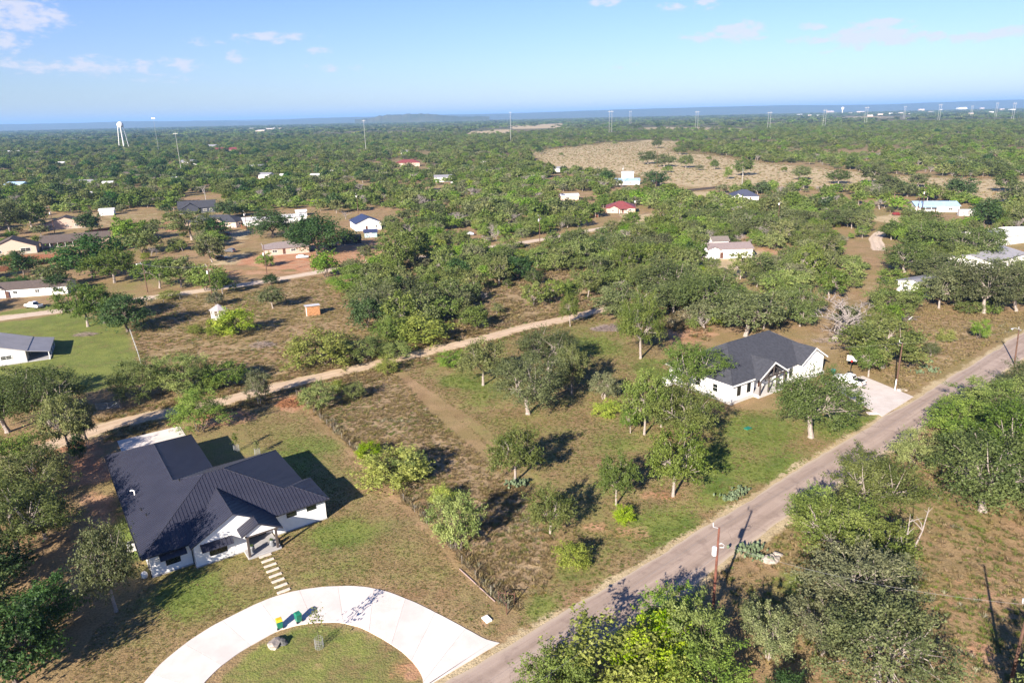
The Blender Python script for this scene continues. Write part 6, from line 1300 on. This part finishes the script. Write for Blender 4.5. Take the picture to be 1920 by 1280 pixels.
# ------------------------------------------------ low scrub and grass tufts
def tuft_mesh(name, seed, n, h, spread, m, wd=.035):
    rs = np.random.RandomState(seed); V = []; Fc = []; T = []
    for i in range(n):
        a = rs.rand()*6.28; r_ = abs(rs.randn())*spread*.4; b0 = np.array([r_*math.cos(a), r_*math.sin(a), 0]); ln = h*(.55+.6*rs.rand()); tip = b0+np.array([math.cos(a)*spread*rs.rand(), math.sin(a)*spread*rs.rand(), ln]); s = np.array([-math.sin(a+rs.randn()*.5), math.cos(a), 0])*wd
        k_ = len(V); V += [b0-s, b0+s, (b0+tip)/2+s*.8+np.array([0, 0, ln*.12]), tip, (b0+tip)/2-s*.8+np.array([0, 0, ln*.12])]; Fc.append((k_, k_+1, k_+2, k_+3, k_+4)); T += [(rs.rand(), rs.rand()**2, 0, 1)]*5
    return make_mesh(name, V, np.array(Fc), m, tint=T)
dry1 = leaf_mat('dry_grass_blades', (.30, .22, .12), (.46, .35, .21), (.28, .245, .12), .4); dry2 = leaf_mat('brown_weed_stems', (.27, .185, .115), (.42, .305, .20), (.33, .26, .145), .4); grn1 = leaf_mat('green_grass_blades', (.125, .19, .04), (.23, .27, .075), (.20, .21, .065), .4); slv = leaf_mat('silvery_weed', (.24, .24, .16), (.36, .34, .25), (.30, .26, .17), .2)
ct = proto_collection('tuft', [(None, tuft_mesh('tuft_a', 1, 34, .42, .55, dry1, .02)), (None, tuft_mesh('tuft_b', 2, 30, .5, .55, dry2, .02)), (None, tuft_mesh('tuft_c', 3, 34, .36, .5, grn1, .02)), (None, tuft_mesh('tuft_d', 4, 30, .55, .6, slv, .02)), (None, tuft_mesh('tuft_e', 5, 24, .62, .5, dry2, .02))])
def in_poly_pts(poly, dens, seed):
    poly = GP(poly); b0, b1 = poly.min(0), poly.max(0); rs = np.random.RandomState(seed); n = int((b1-b0).prod()*dens); P = b0+rs.rand(n, 2)*(b1-b0); return P[inside_dist(P, poly) > -.3*rs.rand(n)]
def tufts(name, label, poly, dens, probs, smin, smax, seed, avoid=()):
    P = in_poly_pts(poly, dens, seed); rs = np.random.RandomState(seed+1)
    f = fnoise(P, 5, seed); P = P[f+rs.rand(len(P))*.5 > .52]
    for pl, h in avoid: P = P[line_dist(P, pl) > h]
    n = len(P); g_ = fnoise(P, 7, seed+3); pr = np.array(probs, float); cum = np.cumsum(pr/pr.sum()); u = np.clip(.55*rs.rand(n)+.45*np.clip((g_-.25)*2, 0, .999), 0, .999); idx = np.searchsorted(cum, u)
    if name in ('lot_grass', 'lawn_grass'):
        gw = np.zeros(n)
        for ch, poly, w_, sf in zones:
            if ch == GRN: gw += w_*(inside_dist(P, poly) > 0)
        idx = np.where(rs.rand(n) < np.clip(gw*1.15-.1, 0, .97), 2, np.where(rs.rand(n) < .8, 0, 1))
    s = rs.uniform(smin, smax, n); scatter(name, label, P, rs.rand(n)*6.28, np.c_[s*1.25, s*1.25, s], idx, ct)
AV = ((LANE, 2.4), (TRACK, 1.0), (FENCE, .6), (ROADC, ROAD_HALF+.4))
tufts('tall_grass', 'tall dry brown grass and weeds in the fenced empty lot', [(600, 720), (742, 697), (800, 768), (880, 838), (950, 888), (1000, 955), (1045, 1020), (1020, 1110), (962, 1146), (830, 1012), (690, 870), (558, 744)], 5.5, (.60, .10, .18, .12, .0), .3, .75, 1, AV)
tufts('field_grass', 'brown grass and weeds of the gazebo field', [(262, 690), (250, 610), (290, 565), (480, 536), (600, 518), (660, 560), (725, 640), (700, 676), (480, 724), (300, 748)], 1.6, (.62, .1, .22, .06, .0), .4, .9, 5, AV)
tufts('slope_grass', 'dry tan grass on the slope above the road', [(1560, 680), (1640, 700), (1700, 738), (1920, 608), (2000, 560), (1920, 585), (1740, 570), (1690, 600), (1600, 650)], 3.0, (.70, .10, .14, .06, .0), .3, .7, 9, AV)
tufts('lane_verge_grass', 'ragged weeds along the gravel lane verges', [(200, 830), (420, 775), (700, 715), (990, 625), (1130, 600), (1150, 570), (985, 595), (700, 660), (400, 735), (180, 780)], 2.4, (.4, .3, .18, .06, .06), .5, 1.1, 13, AV)
tufts('lot_grass', 'short dry grass of the mown middle lot', [(760, 700), (900, 640), (1130, 592), (1250, 610), (1260, 700), (1360, 765), (1640, 785), (1440, 912), (1330, 982), (1180, 1075), (1010, 1180), (970, 1170), (1060, 1010), (900, 820)], 8.0, (.55, .04, .41, .0, .0), .13, .38, 17, AV)
tufts('lawn_grass', 'short patchy lawn round the black-roofed house', [(120, 1300), (180, 1180), (280, 1100), (290, 1088), (610, 972), (560, 880), (420, 790), (500, 762), (556, 748), (700, 898), (940, 1142), (930, 1195), (700, 1092), (480, 1125), (300, 1235), (255, 1300)], 14, (.62, .06, .32, 0, 0), .09, .25, 21, AV)
tufts('roadside_weeds', 'tall weeds and grass across the road under the scrub oaks', [(1330, 1075), (1440, 1010), (1680, 850), (1920, 690), (2100, 800), (2100, 1400), (1500, 1400), (1420, 1200)], 2.4, (.36, .08, .44, .10, .02), .3, .8, 25, AV)
tufts('thicket_grass', 'dry grass between the thicket trees', [(640, 500), (800, 485), (960, 465), (1150, 430), (1330, 520), (1330, 640), (1140, 590), (985, 606), (740, 660)], .9, (.45, .3, .15, .05, .05), .8, 1.6, 29, AV)
tufts('pale_grass_band', 'pale silvery tall grass band under the big dark oak', [(1240, 600), (1300, 575), (1372, 575), (1372, 590), (1310, 605), (1250, 612)], 6, (.4, .1, 0, .5, 0), 1.2, 2.2, 33, AV)
tufts('far_field_grass', 'sparse clumps of grass over the wide dry field', [(1000, 300), (990, 284), (1135, 267), (1290, 265), (1440, 305), (1705, 330), (1920, 335), (1920, 385), (1745, 370), (1575, 358), (1355, 353), (1195, 332)], .05, (.4, .2, .4, .0, 0), .9, 2.0, 37)
# weedy strip on the fence line
q = resample(FENCE, 260)+np.random.RandomState(4).randn(260, 2)*.35+np.array([.7, .5]); rs_ = np.random.RandomState(6); s = rs_.uniform(.7, 1.4, 260); scatter('fence_weeds', 'grey weeds grown into the wire fence', q, rs_.rand(260)*6, np.c_[s, s, s], rs_.choice([0, 1, 3, 4], 260), ct)
# ================================================================== HORIZON
hill_m = mat('wooded_hill', (.060, .080, .045), .95, .1, var=.25, scale=.004, col2=(.10, .10, .06))
def ridge(name, label, pts, dist, dep, seed, rough=.2):
    """pts: (pixel x, pixels above the horizon); ridge built as a broad hill body at that distance"""
    xs_ = np.linspace(pts[0][0], pts[-1][0], 160); hp = np.interp(xs_, [p[0] for p in pts], [p[1] for p in pts]); rs = np.random.RandomState(seed); V = []; n = len(xs_); prof = [(-1, 0), (-.55, .45), (-.25, .85), (0, 1), (.3, .8), (1, 0)]
    nz_ = np.convolve(rs.randn(n+20), np.ones(5)/5, 'same')[10:-10]*rough*4
    for (t_, f_) in prof:
        for i in range(n):
            d = ray(xs_[i], 640); az_ = math.atan2(d[0], d[1]); D = dist+t_*dep; top = (CAM_H+max(0, hp[i]+nz_[i])/F_PX*dist/math.cos(az_)*.93)*f_
            V.append((D*math.tan(az_), D, top-8*(1-f_)))
    Fc = np.array([(r*n+i, r*n+i+1, (r+1)*n+i+1, (r+1)*n+i) for r in range(len(prof)-1) for i in range(n-1)])
    link(name, make_mesh(name, V, Fc, hill_m, smooth=True), kind='structure', label=label)
ridge('hills', 'long low blue ridge along the horizon', [(-400, 4), (0, 4.5), (200, 5), (430, 4), (520, 1), (620, 3), (720, 4), (1000, 5), (1150, 7), (1300, 8), (1450, 7.5), (1600, 5), (1750, 7), (1920, 8), (2300, 6)], 15000, 2500, 3)
ridge('hills', 'farther pale blue range at the very horizon', [(-400, 2), (300, 3), (560, 4), (900, 5), (1200, 7), (1450, 6.5), (1700, 6), (1800, 7), (2300, 6)], 24000, 4000, 5)
ridge('mesa', 'flat-topped wooded mesa on the horizon', [(700, 0), (728, 2), (745, 6), (762, 7), (785, 7.6), (812, 7.4), (832, 6.6), (846, 4.4), (870, 2), (930, 0)], 8600, 600, 7, .25)
# water tower
wb = G(233, 266); tb = ray(226, 236); dd_ = 1750.0; az_ = math.atan2(*ray(228, 250)[:2]); tw_p = (dd_*math.sin(az_), dd_*math.cos(az_))
WT = empty('water_tower', (*tw_p, 0), 0, 'white ball-topped water tower on splayed legs above the left woods', 'water tower')
MB().lathe([(1.0, 43.5), (3.9, 44.4), (5.8, 46.8), (6.3, 49.5), (5.8, 52.2), (4.0, 54.6), (1.2, 55.8), (.3, 56)], 20).build('tank', white_tr, WT, smooth=True)
for a in (.4, 1.97, 3.54, 5.11): MB().tube([(9.5*math.cos(a), 9.5*math.sin(a), 0), (5.2*math.cos(a), 5.2*math.sin(a), 46)], .62, 8).build('leg', white_tr, WT)
MB().tube([(0, 0, 0), (0, 0, 43.8)], .9, 10).build('riser', white_tr, WT)
# far steel masts and pylons
def far_pole(label, px, y_top, y_bot, dist, r, group=None, kind='mast', cat='mast'):
    d = ray(px, (y_top+y_bot)/2); az_ = math.atan2(d[0], d[1]); x, y = dist*math.sin(az_), dist*math.cos(az_); h = max(6, height_from((x, y), y_top)) if y_top > 0 else 30
    T = empty('transmission_pole' if kind != 'tower' else 'light_mast', (x, y, 0), 0, label, cat, group)
    if kind == 'hframe':
        for s in (-1, 1): MB().tube([(s*3.2, 0, 0), (s*3.0, 0, h)], r, 6).build('shaft', steel_p, T)
        MB().box(-7, 7, -.35, .35, h-3.6, h-2.8).build('crossarm', steel_p, T)
    else:
        MB().tube([(0, 0, 0), (0, 0, h)], [r, r*.6], 8).build('shaft', steel_p if kind != 'tower' else galv, T)
        if kind == 'tower': MB().box(-3.2, 3.2, -.8, .8, h-1.2, h+.6).build('lamp_bank', white_tr, T)
        else: MB().box(-2.6, 2.6, -.2, .2, h-2.4, h-1.9).build('crossarm', steel_p, T)
    return (x, y, h)
far_pole('tall thin mast with a lamp bank beside the water tower', 290, 217, 258, 1500, .28, kind='tower')
far_pole('pale steel pole in the woods right of the lamp mast', 331, 247, 283, 900, .24); far_pole('pale steel pole standing in the central woods', 683, 224, 262, 1150, .3); far_pole('pale steel pole beside the pale quarry mound', 957, 209, 248, 1500, .36)
PY = [(1145, 207, 230, 1900), (1182, 205, 222, 3200), (1307, 208, 226, 2200), (1443, 209, 228, 2100), (1547, 205, 224, 2300), (1625, 200, 220, 2500), (1697, 199, 212, 3800), (1763, 195, 213, 2900), (1823, 198, 210, 4000), (1870, 191, 206, 3600), (1902, 192, 212, 2900)]
for x, yt, yb, D in PY: far_pole('pale transmission pylon on the plain below the horizon', x, yt, yb, D, .15+D/15000, 'transmission pylons', 'hframe', 'pylon')
# distant town
rt_ = random.Random(12)
tw = [(x, rt_.uniform(1, 12)) for x in [1500+i*9.5 for i in range(0, 44, 2)]]+[(860+i*7, rt_.uniform(0, 2)) for i in range(5)]+[(470+i*9, rt_.uniform(9, 14)) for i in range(7)]
for x, dy in tw:
    hz = 217.5-(x-960)*math.tan(ROLL); D = min(14500, CAM_H*F_PX/(dy+3.2)); d = ray(x, hz); az_ = math.atan2(d[0], d[1]); L = rt_.uniform(25, 90)*D/9000; hh = rt_.uniform(5, 13)*D/9000+3
    T = empty('town_building', (D*math.sin(az_), D*math.cos(az_), 0), rt_.uniform(-.3, .3), 'tiny white building of the hazy town near the horizon', 'building', 'buildings of the far town')
    MB().box(-L/2, L/2, -L/4, L/4, 0, hh).build('wall', white_tr if rt_.random() < .4 else tan_wall, T)
    MB().slab([(-L/2-1, -L/4-1, hh+.4), (L/2+1, -L/4-1, hh+.4), (L/2+1, 0, hh+L*.06), (-L/2-1, 0, hh+L*.06)], .4).slab([(L/2+1, L/4+1, hh+.4), (-L/2-1, L/4+1, hh+.4), (-L/2-1, 0, hh+L*.06), (L/2+1, 0, hh+L*.06)], .4).build('roof', white_mt, T)
T_x, T_y = (lambda a, D: (D*math.sin(a), D*math.cos(a)))(math.atan2(*ray(1581, 196)[:2]), 7600)
TW = empty('water_tower', (T_x, T_y, 0), 0, 'tiny white standpipe tower over the hazy town', 'water tower'); MB().lathe([(5, 0), (5, 38), (12, 44), (12, 58), (4, 63)], 14).build('tank', white_tr, TW, smooth=True)
# ================================================================== HAZE
hm = bpy.data.materials.new('summer_haze'); hm.use_nodes = True; t = NT(hm.node_tree); t.nt.nodes.clear()
pv = t.n('ShaderNodeVolumePrincipled'); pv.inputs['Color'].default_value = (.30, .53, .90, 1); pv.inputs['Density'].default_value = 6.6e-5; pv.inputs['Anisotropy'].default_value = 0.0
ou = t.n('ShaderNodeOutputMaterial'); t.link(pv.outputs[0], ou.inputs['Volume'])
hz_ = MB().box(-62000, 62000, -62000, 62000, -9.5, 300).build('haze', hm); hz_['kind'] = 'stuff'; hz_['label'] = 'pale blue summer haze lying over the whole plain'
